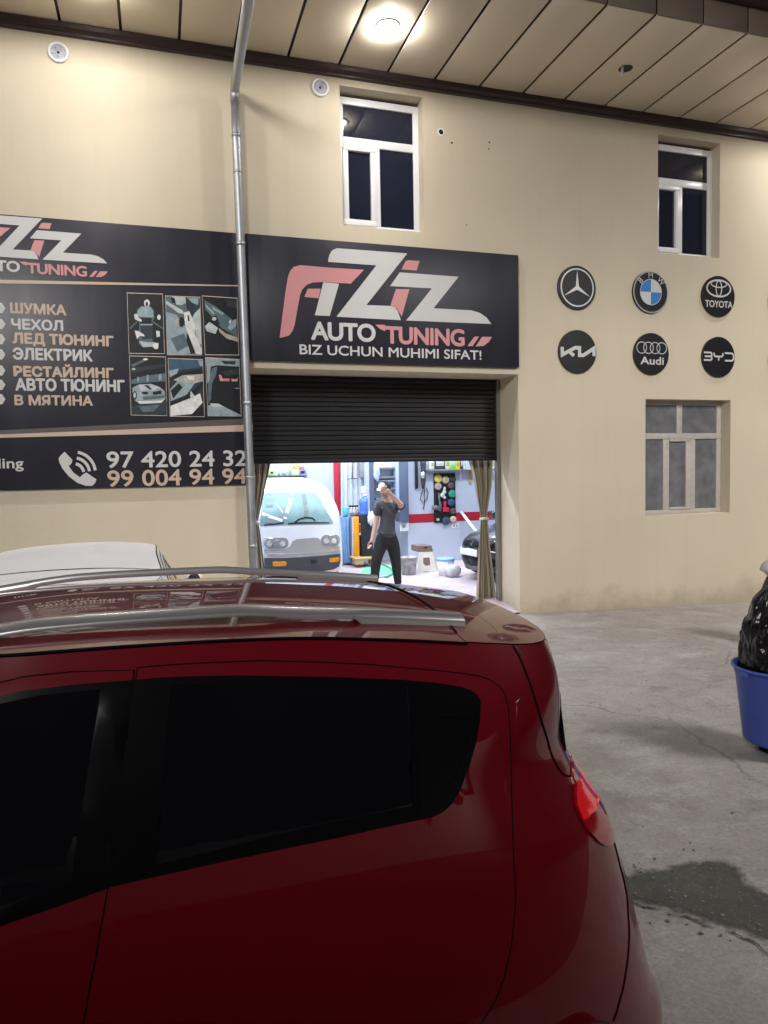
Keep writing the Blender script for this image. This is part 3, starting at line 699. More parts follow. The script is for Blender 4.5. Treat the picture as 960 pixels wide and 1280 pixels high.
photo(o2, [(o2, 't'), ([(342, 180), (420, 200), (520, 330), (540, 470), (520, 495), (356, 498)], 's'), ([(380, 380), (480, 340), (520, 430), (430, 480)], 't'), ([(345, 95), (470, 170), (480, 195), (440, 190), (345, 120)], 'p'), ([(390, 66), (490, 70), (500, 110), (460, 130), (400, 120)], 'p'), ([(380, 70), (410, 75), (420, 125), (390, 110)], 'k'), ([(490, 70), (598, 75), (600, 150), (560, 190), (540, 215), (500, 150)], 'd'), ([(500, 72), (590, 78), (585, 130), (540, 110)], 's'), ([(560, 190), (600, 150), (612, 420), (590, 430), (540, 230)], 'p'),
           (ell(430, 258, 18, 40), 'e'), (ell(462, 255, 20, 38), 'k'), ([(500, 340), (540, 380), (560, 480), (530, 495), (500, 400)], 'k'), ([(478, 185), (520, 175), (560, 270), (560, 340), (612, 460), (612, 498), (570, 496), (520, 370), (490, 290)], 'w'), ([(505, 205), (515, 205), (522, 250), (510, 250)], 'k')])
o3 = [(618, 62), (876, 80), (890, 500), (640, 498)]
photo(o3, [(o3, 'k'), ([(630, 90), (720, 140), (870, 260), (880, 370), (760, 300), (640, 160)], 't'), ([(690, 140), (780, 190), (770, 205), (700, 165)], 's'), ([(640, 120), (710, 190), (700, 200), (642, 140)], 's'), ([(800, 90), (868, 95), (870, 150), (800, 140)], 'd'), ([(636, 290), (670, 255), (735, 300), (715, 345), (650, 325)], 'p'), ([(680, 220), (720, 208), (750, 270), (720, 285), (690, 255)], 'k'), (ell(706, 232, 17, 14), 'p'), ([(740, 300), (790, 340), (880, 370), (885, 405), (800, 380), (745, 330)], 'e'), ([(805, 300), (850, 240), (875, 235), (870, 290), (830, 320)], 's'), ([(815, 250), (835, 240), (825, 280)], 'w')])
o4 = [(72, 512), (340, 520), (350, 955), (85, 950)]
photo(o4, [(o4, 'k'), ([(80, 600), (340, 570), (340, 590), (82, 640)], 'd'), ([(85, 575), (200, 525), (215, 535), (95, 595)], 't'), (ell(190, 535, 18, 8), 'w'), (ell(102, 608, 14, 8), 'p'), ([(85, 690), (180, 660), (340, 640), (342, 700), (85, 720)], 't'), ([(130, 670), (140, 665), (140, 700), (130, 702)], 's'), ([(200, 655), (215, 650), (215, 700), (200, 702)], 's'), ([(290, 650), (310, 645), (312, 690), (290, 695)], 's'),
           ([(85, 880), (350, 850), (350, 950), (88, 948)], 'd'), ([(92, 750), (140, 725), (235, 720), (300, 745), (335, 775), (342, 830), (300, 860), (150, 870), (110, 845), (95, 800)], 's'), ([(140, 725), (235, 720), (300, 745), (250, 770), (160, 770)], 'p'), ([(180, 730), (210, 728), (240, 760), (225, 765)], 'd'), ([(245, 780), (310, 768), (312, 795), (250, 803)], 'k'), ([(160, 780), (205, 778), (215, 795), (175, 800)], 'k'), ([(170, 815), (335, 805), (330, 825), (175, 840)], 't'), ([(130, 850), (300, 845), (340, 830), (310, 862), (150, 870)], 'w'), (ell(110, 805, 16, 32), 'k'), (ell(110, 805, 9, 22), 'p'), ([(140, 890), (300, 875), (250, 930), (170, 930)], 't')])
o5 = [(362, 530), (618, 540), (632, 962), (376, 960)]
photo(o5, [(o5, 'd'), ([(362, 530), (618, 540), (620, 590), (500, 610), (368, 620)], 'b'), ([(580, 540), (618, 545), (620, 585), (600, 585)], 's'), ([(368, 620), (440, 605), (430, 640), (372, 670)], 's'), ([(372, 690), (430, 640), (620, 600), (622, 640), (470, 650), (400, 690)], 'k'), ([(400, 690), (470, 655), (622, 645), (620, 700), (560, 715), (430, 700)], 'e'), ([(500, 660), (560, 660), (555, 690), (520, 690)], 'w'), ([(376, 760), (430, 700), (560, 715), (500, 800), (378, 850)], 's'), ([(380, 770), (440, 715), (470, 745), (400, 830)], 'k'), ([(378, 860), (500, 810), (622, 700), (624, 730), (540, 820), (380, 880)], 'k'), ([(378, 885), (530, 825), (600, 790), (618, 860), (540, 945), (378, 960)], 'w'), ([(530, 770), (560, 810), (545, 830), (525, 820)], 'p'), ([(540, 945), (618, 880), (632, 962), (500, 962)], 'k')])
o6 = [(642, 524), (892, 540), (908, 958), (660, 956)]
photo(o6, [(o6, 'k'), ([(642, 524), (892, 540), (892, 590), (720, 580), (650, 600)], 's'), ([(760, 545), (870, 550), (860, 575), (780, 570)], 'd'), ([(660, 700), (690, 600), (730, 590), (720, 650), (690, 720), (680, 840), (662, 870)], 't'), ([(650, 600), (680, 590), (672, 690), (655, 720)], 's'), ([(740, 650), (760, 655), (770, 680), (820, 680), (820, 700), (750, 698)], 'r'), ([(832, 680), (870, 685), (885, 670), (880, 700), (840, 702)], 'r'), ([(760, 630), (890, 600), (890, 650), (800, 660)], 'd'), ([(860, 750), (905, 750), (905, 755), (860, 755)], 's'), ([(660, 880), (740, 870), (900, 950), (908, 958), (660, 956)], 's'), ([(670, 865), (740, 868), (780, 890), (700, 890)], 'p')])

# ------------------------------------------------------------------ round badges
YD = D - 0.03
def badge(px, py, label, r=0.289):
    p = at(px, py, YD)
    t = thing('round_badge', label, 'wall badge', (p.x, D, p.z), group='round dark badges on the beige wall')
    part('disc', G().lathe([(r, -.001), (r, -.027), (r - .004, -.03), (0.0001, -.03)], (p.x, D, p.z), 64, 'Y', sm=False), M_black, t)
    return t, p, r
yb = YD - .003
def loc(p, r): return lambda q, k=0.0: (p.x + q[0] * r, yb - k, p.z + q[1] * r)
t, p, r = badge(721.5, 359.5, 'round badge with a silver three pointed star, left of the blue and white roundel'); L_ = loc(p, r)
g = G(); put_ring(g, (p.x, p.z), r * .88, r * .88, r * .065, yb)
for k in range(3):
    a = math.radians(90 + 120 * k); A = lambda ang, rad: (rad * math.cos(ang), rad * math.sin(ang))
    g.poly([L_(A(a, .80)), L_(A(a - PI / 3, .10)), L_(A(a, 0))][::-1]); g.poly([L_(A(a, .80)), L_(A(a, 0)), L_(A(a + PI / 3, .10))][::-1])
part('emblem', g, M_silver, t)
t, p, r = badge(813.5, 365.2, 'round badge with quartered blue and white centre and three letters'); L_ = loc(p, r)
g = G(); put_ring(g, (p.x, p.z), r * .99, r * .99, r * .03, yb); put_ring(g, (p.x, p.z), r * .94, r * .94, r * .012, yb)
put_ring(g, (p.x, p.z), r * .62, r * .62, r * .03, yb - .0006)
for k, mi in ((0, 1), (1, 2), (2, 1), (3, 2)):
    g.poly([L_((0, 0))] + [L_((.6 * math.cos(PI / 2 * k + PI / 2 * i / 12), .6 * math.sin(PI / 2 * k + PI / 2 * i / 12))) for i in range(13)], mi)
part('emblem', g, [M_silver, M_tW, mat('blue_enamel', (0.05, 0.20, 0.52), 0.35)], t)
g = G()
for ch, ang in (('B', 138), ('M', 91), ('W', 44)):
    vs, fs = text_geo(ch, .02); cxm = sum([min(v.x for v in vs), max(v.x for v in vs)]) / 2; cym = (min(v.y for v in vs) + max(v.y for v in vs)) / 2
    a = math.radians(ang); rot = a - PI / 2; k = .27 / .7
    q = []
    for v in vs:
        x, y = (v.x - cxm) * k, (v.y - cym) * k
        q.append(L_((x * math.cos(rot) - y * math.sin(rot) + .79 * math.cos(a), x * math.sin(rot) + y * math.cos(rot) + .79 * math.sin(a)), .0004))
    g.add(q, fs)
part('lettering', g, M_tW, t)
t, p, r = badge(898.3, 370.3, 'round badge with crossed silver ovals over white lettering'); L_ = loc(p, r)
g = G(); c0 = (p.x, p.z + .38 * r)
put_ring(g, c0, .76 * r, .44 * r, .085 * r, yb); put_ring(g, (p.x, p.z + .60 * r), .50 * r, .20 * r, .06 * r, yb - .0004); put_ring(g, (p.x, p.z + .38 * r), .20 * r, .40 * r, .06 * r, yb - .0008)
part('emblem', g, M_tW, t)
g = G(); put_text(g, 'TOYOTA', p.x - .82 * r, p.x + .85 * r, p.z - .56 * r, p.z - .22 * r, yb, .03); part('lettering', g, M_tW, t)
t, p, r = badge(722.3, 439.6, 'round badge with white joined angular letters, below the three pointed star'); L_ = loc(p, r)
g = G(); N7 = lambda q: ((q[0] - 268) / 200, -(q[1] - 970) / 235)
put_ribbon(g, [N7(q) for q in [(101, 925), (103, 1008), (240, 928), (285, 928), (285, 1008), (325, 1008), (440, 928), (440, 1012)]], .17, lambda q: L_(q))
put_ribbon(g, [N7(q) for q in [(170, 968), (225, 1016)]], .17, lambda q: L_(q, .0006))
part('emblem', g, M_tW, t)
t, p, r = badge(814.5, 442.3, 'round badge with four linked silver rings over white lettering'); L_ = loc(p, r)
g = G()
for k in range(4): put_ring(g, (p.x + (-.57 + .38 * k) * r, p.z + .28 * r), .30 * r, .29 * r, .045 * r, yb - .0005 * k)
part('emblem', g, M_silver, t)
g = G(); put_text(g, 'Audi', p.x - .64 * r, p.x + .70 * r, p.z - .52 * r, p.z - .14 * r, yb, .035); part('lettering', g, M_tW, t)
t, p, r = badge(898.5, 446.2, 'round badge with thin white rounded letters, below the crossed ovals'); L_ = loc(p, r)
g = G()
for k, pl in enumerate([[(-.92, .2), (-.5, .2), (-.44, .15), (-.44, .06), (-.5, .015), (-.86, .015)], [(-.5, .01), (-.44, -.04), (-.44, -.12), (-.5, -.17), (-.92, -.17)],
                        [(-.30, .2), (-.30, .08), (-.24, .02), (.18, .02), (.24, .08), (.24, .2)], [(-.02, .0), (-.02, -.18)], [(.36, .2), (.78, .2), (.90, .12), (.90, -.08), (.80, -.17), (.36, -.17)]]):
    put_ribbon(g, pl, .085, lambda q, k=k: L_(q, .0004 * k))
part('emblem', g, M_tW, t)
badge(981, 375, 'plain dark badge cut by the right edge, upper of the two'); badge(981, 450, 'plain dark badge cut by the right edge, lower of the two')

# ================================================================== CARS
def pch(xs, ys):
    xs = np.array(xs, float); ys = np.array(ys, float); h = np.diff(xs); d = np.diff(ys) / h
    m = np.zeros_like(ys); m[0] = d[0]; m[-1] = d[-1]
    for i in range(1, len(ys) - 1): m[i] = 0 if d[i - 1] * d[i] <= 0 else 2 * d[i - 1] * d[i] / (d[i - 1] + d[i])
    def f(x):
        x = min(max(x, xs[0]), xs[-1]); i = int(min(max(np.searchsorted(xs, x) - 1, 0), len(h) - 1)); t = (x - xs[i]) / h[i]
        return float(ys[i] * (1 + 2 * t) * (1 - t) ** 2 + h[i] * m[i] * t * (1 - t) ** 2 + ys[i + 1] * t * t * (3 - 2 * t) + h[i] * m[i + 1] * t * t * (t - 1))
    return f
CXO = -0.26
fW = pch([.1, .2, .35, .5, .65, .8, .95, 1.05, 1.15, 1.25, 1.35, 1.45, 1.54], [.66, .72, .775, .795, .80, .795, .775, .755, .725, .688, .643, .59, .535])
fXR = pch([.1, .2, .4, .55, .7, .82, .92, 1.02, 1.1, 1.2, 1.3, 1.4, 1.5], [1.50, 1.544, 1.463, 1.415, 1.367, 1.328, 1.296, 1.229, 1.18, 1.145, 1.118, 1.099, 1.085])
fXF = pch([.1, .2, .5, .65, .8, .9, 1.0, 1.1, 1.2, 1.3, 1.4, 1.5, 1.6], [-1.95, -2.0, -2.06, -2.03, -1.9, -1.6, -1.28, -1.14, -1.02, -.9, -.78, -.64, -.5])
fZC = pch([-1.1, -.8, -.55, -.24, .25, .55, .81, 1.0, 1.1, 1.2], [1.47, 1.535, 1.572, 1.588, 1.575, 1.552, 1.522, 1.492, 1.474, 1.452])
XA, XBk, LS, NF = .3, -.2, .5, 3.0
def fNR(z):
    t = min(max((z - 1.15) / .25, 0), 1); return 3.6 + 2.6 * t * t * (3 - 2 * t)      # boxier in plan towards the spoiler
def car_pt(s, z, side=-1, off=0.0):
    wd = fW(z)
    def pol(t, n):
        r = (abs(math.sin(t)) ** n + abs(math.cos(t)) ** n) ** (-1 / n); return math.sin(t) * r, max(0, math.cos(t)) * r
    if s >= 0: a, b = pol(min(s, PI / 2), fNR(z)); x = XA + (fXR(z) - XA) * a; y = wd * b
    elif s >= -LS: x = XA + s; y = wd
    else: a, b = pol(min(-LS - s, PI / 2), NF); x = XBk - (XBk - fXF(z)) * a; y = wd * b
    p = Vector((x - CXO, side * y, z))
    if off: p = p + car_n(s, z, side) * off
    return p
def car_n(s, z, side):
    e = .004; s0, s1 = max(s - e, -LS - PI / 2 + .001), min(s + e, PI / 2 - .001)
    a = car_pt(s1, z, side) - car_pt(s0, z, side); b = car_pt(s, z + e, side) - car_pt(s, z - e, side)
    n = a.cross(b)
    if n.length < 1e-12: return Vector((1 if s > 0 else -1, 0, 0))
    n.normalize(); c = car_pt(s, z, side) - Vector((0.1, 0, z - .05))
    return n if n.dot(c) > 0 else -n
def roof_z(x, y): return fZC(x) - .04 * (abs(y) / .54) ** 2.2
def top_z(s):
    z = 1.5
    for _ in range(12):
        p = car_pt(s, z); z = roof_z(p.x + CXO, p.y)
    return z
def cva(poly):
    out = []
    for a, z in poly:
        f = lambda t, n: math.atan2(max(0, math.sin(t)) ** (2 / n), max(0, math.cos(t)) ** (2 / n)) if t < PI / 2 - 1e-3 else PI / 2 - 1e-4
        out.append((f(a, 3.6) if a > 0 else (a if a > -LS else -LS - f(-LS - a, 3.0)), z))
    return out
def patch(g, poly, side, off, holes=(), step=.03, rim=.008, mi=0, zs=1.0):
    P = [Vector((a, b)) for a, b in poly]; n = len(P)
    xs_ = [p.x for p in P]; ys_ = [p.y for p in P]
    def inside(q, pl):
        c = False; j = len(pl) - 1
        for i in range(len(pl)):
            a, b = pl[i], pl[j]
            if (a[1] > q[1]) != (b[1] > q[1]) and q[0] < (b[0] - a[0]) * (q[1] - a[1]) / (b[1] - a[1]) + a[0]: c = not c
            j = i
        return c
    def near(q, pl, r): return min((Vector((p[0], p[1])) - Vector(q)).length for p in pl) < r
    V = list(P); E = [(i, (i + 1) % n) for i in range(n)]
    hs = []
    for h in holes:
        o = len(V); V += [Vector((a, b)) for a, b in h]; E += [(o + i, o + (i + 1) % len(h)) for i in range(len(h))]; hs.append(h)
    x = min(xs_) + step / 2
    while x < max(xs_):
        y = min(ys_) + step / 2
        while y < max(ys_):
            q = (x, y)
            if inside(q, poly) and not near(q, poly, step * .5) and not any(inside(q, h) or near(q, h, step * .5) for h in hs): V.append(Vector(q))
            y += step
        x += step
    r = delaunay_2d_cdt(V, E, [], 0, 1e-6)
    vv, ff = r[0], r[2]
    pts = [car_pt(v.x, v.y, side, off) for v in vv]; nn = [car_n(v.x, v.y, side) for v in vv]
    fs = []
    for f in ff:
        c = sum((vv[i] for i in f), Vector((0, 0))) / len(f)
        if not inside(c, poly) or any(inside(c, h) for h in hs): continue
        fn = (pts[f[1]] - pts[f[0]]).cross(pts[f[2]] - pts[f[0]])
        fs.append(tuple(f) if fn.dot(nn[f[0]]) > 0 else tuple(f)[::-1])
    g.add(pts, fs, mi, True)
    for loop in [poly] + list(holes):
        o = [car_pt(a, b, side, off) for a, b in loop]; i_ = [car_pt(a, b, side, off - rim) for a, b in loop]; k = len(loop)
        g.add(o + i_, [(i, (i + 1) % k, k + (i + 1) % k, k + i) for i in range(k)], mi, False)
def seam(g, poly, side, r=.0024, off=.0026, closed=True, mi=0):
    g.tube([car_pt(a, b, side, off) for a, b in poly], r, 6, mi, closed)
def shrink(poly, k):
    P = [Vector(p) for p in poly]; n = len(P); A = sum(P[i].x * P[(i + 1) % n].y - P[(i + 1) % n].x * P[i].y for i in range(n)); sg = 1 if A > 0 else -1; out = []
    for i in range(n):
        t = (P[(i + 1) % n] - P[i - 1]).normalized(); out.append(tuple(P[i] + Vector((-t.y, t.x)) * sg * k))
    return out
REAR_DOOR = [(-0.361,1.496),(-0.321,1.496),(-0.281,1.495),(-0.24,1.494),(-0.191,1.492),(-0.141,1.489),(-0.09,1.487),(-0.039,1.482),(0.016,1.476),(0.083,1.471),(0.157,1.463),(0.231,1.455),(0.29,1.447),(0.347,1.438),(0.44,1.424),(0.506,1.411),(0.545,1.401),(0.57,1.389),(0.588,1.373),(0.598,1.355),(0.598,1.32),(0.591,1.266),(0.586,1.217),(0.579,1.168),(0.561,1.124),(0.541,1.078),(0.518,1.032),(0.496,0.986),(0.472,0.914),(0.462,0.875),(0.448,0.831),(0.435,0.785),(0.407,0.716),(0.378,0.663),(0.342,0.621),(0.303,0.635),(0.265,0.648),(0.226,0.66),(0.187,0.672),(0.148,0.683),(0.109,0.694),(0.07,0.705),(0.032,0.716),(-0.007,0.726),(-0.047,0.736),(-0.086,0.746),(-0.125,0.755),(-0.163,0.765),(-0.2,0.774),(-0.237,0.784),(-0.274,0.793),(-0.31,0.802),(-0.345,0.81),(-0.38,0.819),(-0.415,0.827),(-0.449,0.836),(-0.483,0.844),(-0.473,0.884),(-0.465,0.925),(-0.455,0.965),(-0.447,1.005),(-0.438,1.045),(-0.43,1.085),(-0.424,1.116),(-0.419,1.148),(-0.414,1.179),(-0.409,1.211),(-0.404,1.243),(-0.399,1.276),(-0.393,1.311),(-0.387,1.347),(-0.381,1.384),(-0.374,1.421),(-0.368,1.458)]
REAR_WIN = [(-0.358,1.472),(-0.288,1.47),(-0.236,1.467),(-0.184,1.463),(-0.131,1.459),(-0.084,1.454),(-0.036,1.449),(0.015,1.444),(0.076,1.439),(0.14,1.433),(0.202,1.426),(0.264,1.42),(0.325,1.413),(0.419,1.398),(0.483,1.383),(0.509,1.372),(0.523,1.36),(0.527,1.345),(0.512,1.303),(0.489,1.256),(0.465,1.217),(0.416,1.155),(0.388,1.133),(0.359,1.12),(0.331,1.114),(0.295,1.113),(0.24,1.112),(0.185,1.111),(0.131,1.109),(0.077,1.107),(0.024,1.106),(-0.019,1.105),(-0.058,1.104),(-0.097,1.103),(-0.135,1.101),(-0.173,1.101),(-0.21,1.099),(-0.247,1.098),(-0.284,1.096),(-0.32,1.095),(-0.355,1.093),(-0.39,1.091),(-0.425,1.09),(-0.419,1.126),(-0.413,1.163),(-0.406,1.2),(-0.4,1.238),(-0.394,1.275),(-0.387,1.313),(-0.38,1.352),(-0.373,1.391),(-0.366,1.431)]
REAR_GLASS = [(-0.288,1.454),(-0.237,1.451),(-0.185,1.448),(-0.132,1.445),(-0.086,1.44),(-0.038,1.436),(0.013,1.431),(0.074,1.427),(0.14,1.42),(0.205,1.414),(0.27,1.407),(0.334,1.401),(0.324,1.353),(0.314,1.305),(0.305,1.258),(0.297,1.22),(0.289,1.182),(0.281,1.144),(0.23,1.144),(0.179,1.143),(0.128,1.142),(0.078,1.14),(0.028,1.139),(-0.025,1.136),(-0.074,1.133),(-0.121,1.131),(-0.166,1.127),(-0.209,1.124),(-0.252,1.121),(-0.294,1.118),(-0.335,1.115),(-0.33,1.155),(-0.325,1.195),(-0.32,1.235),(-0.314,1.275),(-0.309,1.315),(-0.303,1.356),(-0.296,1.405)]
QUARTER_TRIM = [(0.36,1.4),(0.45,1.385),(0.501,1.369),(0.515,1.356),(0.517,1.341),(0.501,1.302),(0.478,1.261),(0.455,1.22),(0.407,1.158),(0.381,1.139),(0.352,1.128),(0.326,1.122),(0.293,1.122),(0.303,1.166),(0.313,1.211),(0.323,1.256),(0.335,1.304),(0.347,1.352)]
HANDLE = [(0.388,1.324),(0.44,1.32),(0.491,1.315),(0.468,1.27),(0.429,1.209),(0.39,1.172),(0.364,1.169),(0.37,1.209),(0.376,1.249)]
FRONT_WIN = [(-0.795,1.468),(-0.702,1.471),(-0.604,1.474),(-0.528,1.474),(-0.476,1.474),(-0.439,1.475),(-0.367,1.471),(-0.374,1.431),(-0.381,1.391),(-0.389,1.353),(-0.395,1.314),(-0.402,1.276),(-0.408,1.238),(-0.414,1.201),(-0.42,1.163),(-0.425,1.126),(-0.431,1.089),(-0.464,1.084),(-0.496,1.078),(-0.529,1.073),(-0.564,1.067),(-0.598,1.061),(-0.631,1.055),(-0.671,1.048),(-0.709,1.04),(-0.718,1.072),(-0.728,1.104),(-0.739,1.135),(-0.75,1.167),(-0.763,1.199),(-0.777,1.23),(-0.794,1.262),(-0.812,1.294),(-0.833,1.326),(-0.856,1.359),(-0.884,1.391),(-0.919,1.424),(-0.964,1.457),(-0.882,1.463)]
FRONT_GLASS = [(-0.782,1.455),(-0.693,1.458),(-0.599,1.46),(-0.499,1.461),(-0.447,1.461),(-0.439,1.454),(-0.447,1.412),(-0.455,1.37),(-0.463,1.329),(-0.47,1.293),(-0.477,1.257),(-0.484,1.222),(-0.491,1.187),(-0.497,1.152),(-0.505,1.118),(-0.54,1.114),(-0.574,1.11),(-0.607,1.106),(-0.639,1.102),(-0.682,1.096),(-0.724,1.091),(-0.734,1.122),(-0.745,1.153),(-0.757,1.185),(-0.771,1.217),(-0.786,1.248),(-0.804,1.28),(-0.823,1.312),(-0.845,1.345),(-0.871,1.377),(-0.902,1.41),(-0.943,1.442),(-0.865,1.449)]
TG_SEAM = [(.667, 1.461), (.675, 1.437), (.679, 1.407), (.682, 1.376), (.686, 1.349), (.690, 1.321), (.698, 1.294), (.710, 1.263), (.728, 1.233), (.750, 1.202), (.764, 1.171), (.771, 1.146), (.778, 1.12), (.793, 1.10), (.828, 1.083)]
LAMP = [(.828, 1.083), (.815, 1.066), (.787, 1.049), (.763, 1.032), (.748, .99), (.750, .955), (.769, .919), (.79, .90), (.82, .884), (.87, .869), (.93, .864), (1.0, .88), (1.08, .93), (1.11, 1.0), (1.06, 1.06), (.98, 1.09), (.90, 1.096)]
REAR_WIN = [(a - .008 if a < -.34 else a, b) for a, b in REAR_WIN]
BUMP_SEAM = [(.90, .86), (.898, .834), (.886, .79), (.880, .752), (.868, .722), (.848, .698), (.826, .674), (.810, .647), (.793, .625), (.778, .605), (.762, .585), (.746, .566), (.730, .545), (.714, .524), (.695, .503), (.678, .48), (.66, .46)]
M_red_paint = mat('dark_red_metallic_paint', (0.145, 0.0008, 0.006), 0.4, metal=0.0, coat=1.0, var=0.03, scale=240)
M_red_paint.node_tree.nodes['Principled BSDF'].inputs['Specular IOR Level'].default_value = 0.15
M_red_paint.node_tree.nodes['Principled BSDF'].inputs['Coat Roughness'].default_value = 0.012
M_glassc = mat('black_tinted_glass', (0.004, 0.004, 0.006), 0.025, ior=1.5, var=0.1)
M_trim = mat('black_satin_trim', (0.003, 0.003, 0.004), 0.30, var=0.15, ior=1.25)
M_seam = mat('black_gap', (0.003, 0.002, 0.002), 0.7, ior=1.2)
M_tyre = mat('tyre_rubber', (0.02, 0.02, 0.02), 0.85)
M_rim = mat('alloy_rim', (0.5, 0.5, 0.52), 0.3, metal=1)
M_rail = mat('satin_silver_rail', (0.70, 0.68, 0.68), 0.30, metal=0.82, var=0.06)
M_lamp_r = mat('red_lamp_lens', (0.38, 0.004, 0.012), 0.08, coat=1.0, var=0.3, scale=40)
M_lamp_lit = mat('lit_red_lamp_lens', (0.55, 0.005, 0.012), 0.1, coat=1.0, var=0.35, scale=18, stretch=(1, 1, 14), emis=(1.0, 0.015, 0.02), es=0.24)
M_lamp_c = mat('clear_pink_lens', (0.45, 0.20, 0.20), 0.12, coat=1.0, var=0.5, scale=120)
M_headl = mat('headlamp_lens', (0.55, 0.58, 0.62), 0.08, coat=1.0, var=0.5, scale=14)
M_plate = mat('plate_white', (0.75, 0.75, 0.76), 0.4)

def hatchback(label, loc, paint, rails=True):
    t = thing('parked_car', label, 'car', loc)
    # ---- body shell: both flanks, nose and tail
    cols = [-LS - PI / 2 * (1 - k / 40) for k in range(40)] + [-LS + LS * k / 14 for k in range(14)] + [PI / 2 * k / 100 for k in range(101)]
    shell = G(); NV = 46
    for side in (-1, 1):
        rows = []
        for s in cols:
            zt = top_z(s) - .002; rows.append([car_pt(s, .2 + (zt - .2) * k / NV, side) for k in range(NV + 1)])
        shell.grid(rows, flip=side > 0)
    body = part('body', shell, paint, t, local=True)
    roof = G(); cg = [s for s in cols]
    def roof_rows(test, off=0.0):
        rows = []
        for s in cg:
            zt = top_z(s); p = car_pt(s, zt); x = p.x + CXO
            if not test(x): continue
            yb_ = abs(p.y); rows.append([(x - CXO, yb_ * k, roof_z(x, yb_ * k) + off) for k in [math.sin(PI / 2 * q / 14) for q in range(-14, 15)]])
        return rows
    roof.grid(roof_rows(lambda x: x < .765 and x > -1.0), flip=True)
    part('roof', roof, paint, t, local=True)
    # ---- tailgate with its spoiler
    tg = G(); tg.grid(roof_rows(lambda x: x > .755, .0015), flip=True)
    for side in (-1, 1):
        pl = TG_SEAM + [(.90, 1.098), (.98, 1.094), (1.15, 1.08), (1.5697, 1.06), (1.5697, 1.16), (1.5697, 1.3), (1.5697, 1.40), (1.5697, 1.468), (1.3, 1.466), (1.0, 1.452), (.88, 1.440), (.78, 1.441), (.72, 1.45)]
        patch(tg, pl, side, .0025, step=.028, rim=.004)
        pl = cva([(1.35, 1.055), (1.5697, 1.055), (1.5697, .80), (1.5697, .62), (1.2, .62), (1.12, .70), (1.2, .86), (1.33, .93), (1.36, 1.0)])
        patch(tg, pl, side, .0025, step=.03, rim=.004)
    tgo = part('tailgate', tg, paint, t, local=True)
    rg = G()
    for side in (-1, 1): patch(rg, cva([(.97, 1.13), (1.2, 1.115), (1.5697, 1.105), (1.5697, 1.2), (1.5697, 1.415), (1.2, 1.415), (1.02, 1.40), (.99, 1.25)]), side, .006, step=.04)
    part('rear_window', rg, M_glassc, tgo, local=True)
    sm = G()
    for side in (-1, 1): seam(sm, TG_SEAM, side, .0028, .001, False); seam(sm, BUMP_SEAM, side, .0024, .0008, False)
    part('tailgate_seam', sm, M_seam, t, local=True); sm = G()
    ys_ = [k / 12 * .50 for k in range(-12, 13)]
    sm.tube([(.765 + .045 * (1 - (y / .5) ** 2) * .6 - CXO, y, roof_z(.765, y) + .0005) for y in ys_], .0032, 6)
    sm.tube([(.90 + .03 * (1 - (y / .5) ** 2) - CXO, y, roof_z(.90 + .03 * (1 - (y / .5) ** 2), y) + .0002) for y in [k / 12 * .47 for k in range(-12, 13)]], .0016, 6)
    part('roof_seam', sm, M_seam, t, local=True)
    for side in (-1, 1):
        sm = G(); top = []
        for s in cols:
            if -1.0 < s < .535: p = car_pt(s, top_z(s) - .004, side, .003); top.append(p)
        sm.tube(top, .004, 6); part('roof_gutter', sm, M_seam, t, local=True)
    # ---- doors
    for side, nm in ((-1, 'near'), (1, 'far')):
        g = G(); patch(g, shrink(REAR_DOOR, .0015), side, .004, [shrink(REAR_WIN, -.001)], step=.028)
        dr = part('door', g, paint, t, local=True)
        g = G(); seam(g, REAR_DOOR, side); part('door_seam', g, M_seam, dr, local=True)
        g = G(); patch(g, REAR_WIN, side, .0055, [REAR_GLASS], rim=.005); part('window_trim', g, M_trim, dr, local=True)
        g = G(); patch(g, REAR_GLASS, side, .004, rim=.003); part('window', g, M_glassc, dr, local=True)
        g = G(); patch(g, QUARTER_TRIM, side, .0075, [HANDLE], rim=.005); patch(g, HANDLE, side, .0045, rim=.002); part('handle', g, M_trim, dr, local=True)
        FD = cva([(-.370, 1.492), (-.398, 1.30), (-.428, 1.105), (-.453, .97), (-.482, .842), (-.52, .60), (-.54, .36), (-.9, .33), (-1.0, .36), (-1.04, .55), (-1.08, .80), (-1.09, .96), (-1.02, 1.10), (-.95, 1.25), (-.85, 1.40), (-.72, 1.488), (-.6, 1.499), (-.5, 1.50)])
        FWIN = cva([(-.363, 1.472), (-.392, 1.28), (-.423, 1.089), (-.50, 1.076), (-.60, 1.04), (-.78, 1.01), (-.98, .985), (-1.0, 1.02), (-.96, 1.12), (-.90, 1.25), (-.80, 1.39), (-.70, 1.462), (-.6, 1.472), (-.5, 1.4745)])
        FGL = cva([(-.441, 1.46), (-.463, 1.33), (-.482, 1.22), (-.50, 1.115), (-.6, 1.075), (-.78, 1.04), (-.94, 1.02), (-.935, 1.06), (-.90, 1.17), (-.83, 1.31), (-.76, 1.39), (-.66, 1.45), (-.55, 1.46)])
        g = G(); patch(g, FD, side, .004, [FWIN], step=.03); fd = part('door', g, paint, t, local=True)
        g = G(); seam(g, FD, side); part('door_seam', g, M_seam, fd, local=True)
        g = G(); patch(g, FWIN, side, .0055, [FGL], rim=.005); part('window_trim', g, M_trim, fd, local=True)
        g = G(); patch(g, FGL, side, .004, rim=.003); part('window', g, M_glassc, fd, local=True)
        p = car_pt(-.80, .93, side, .02); g = G().bbox((p.x - .03, p.y - .012, .905), (p.x + .13, p.y + .012, .945), .01); part('handle', g, paint, fd, local=True)
        p = car_pt(-1.36, 1.06, side)
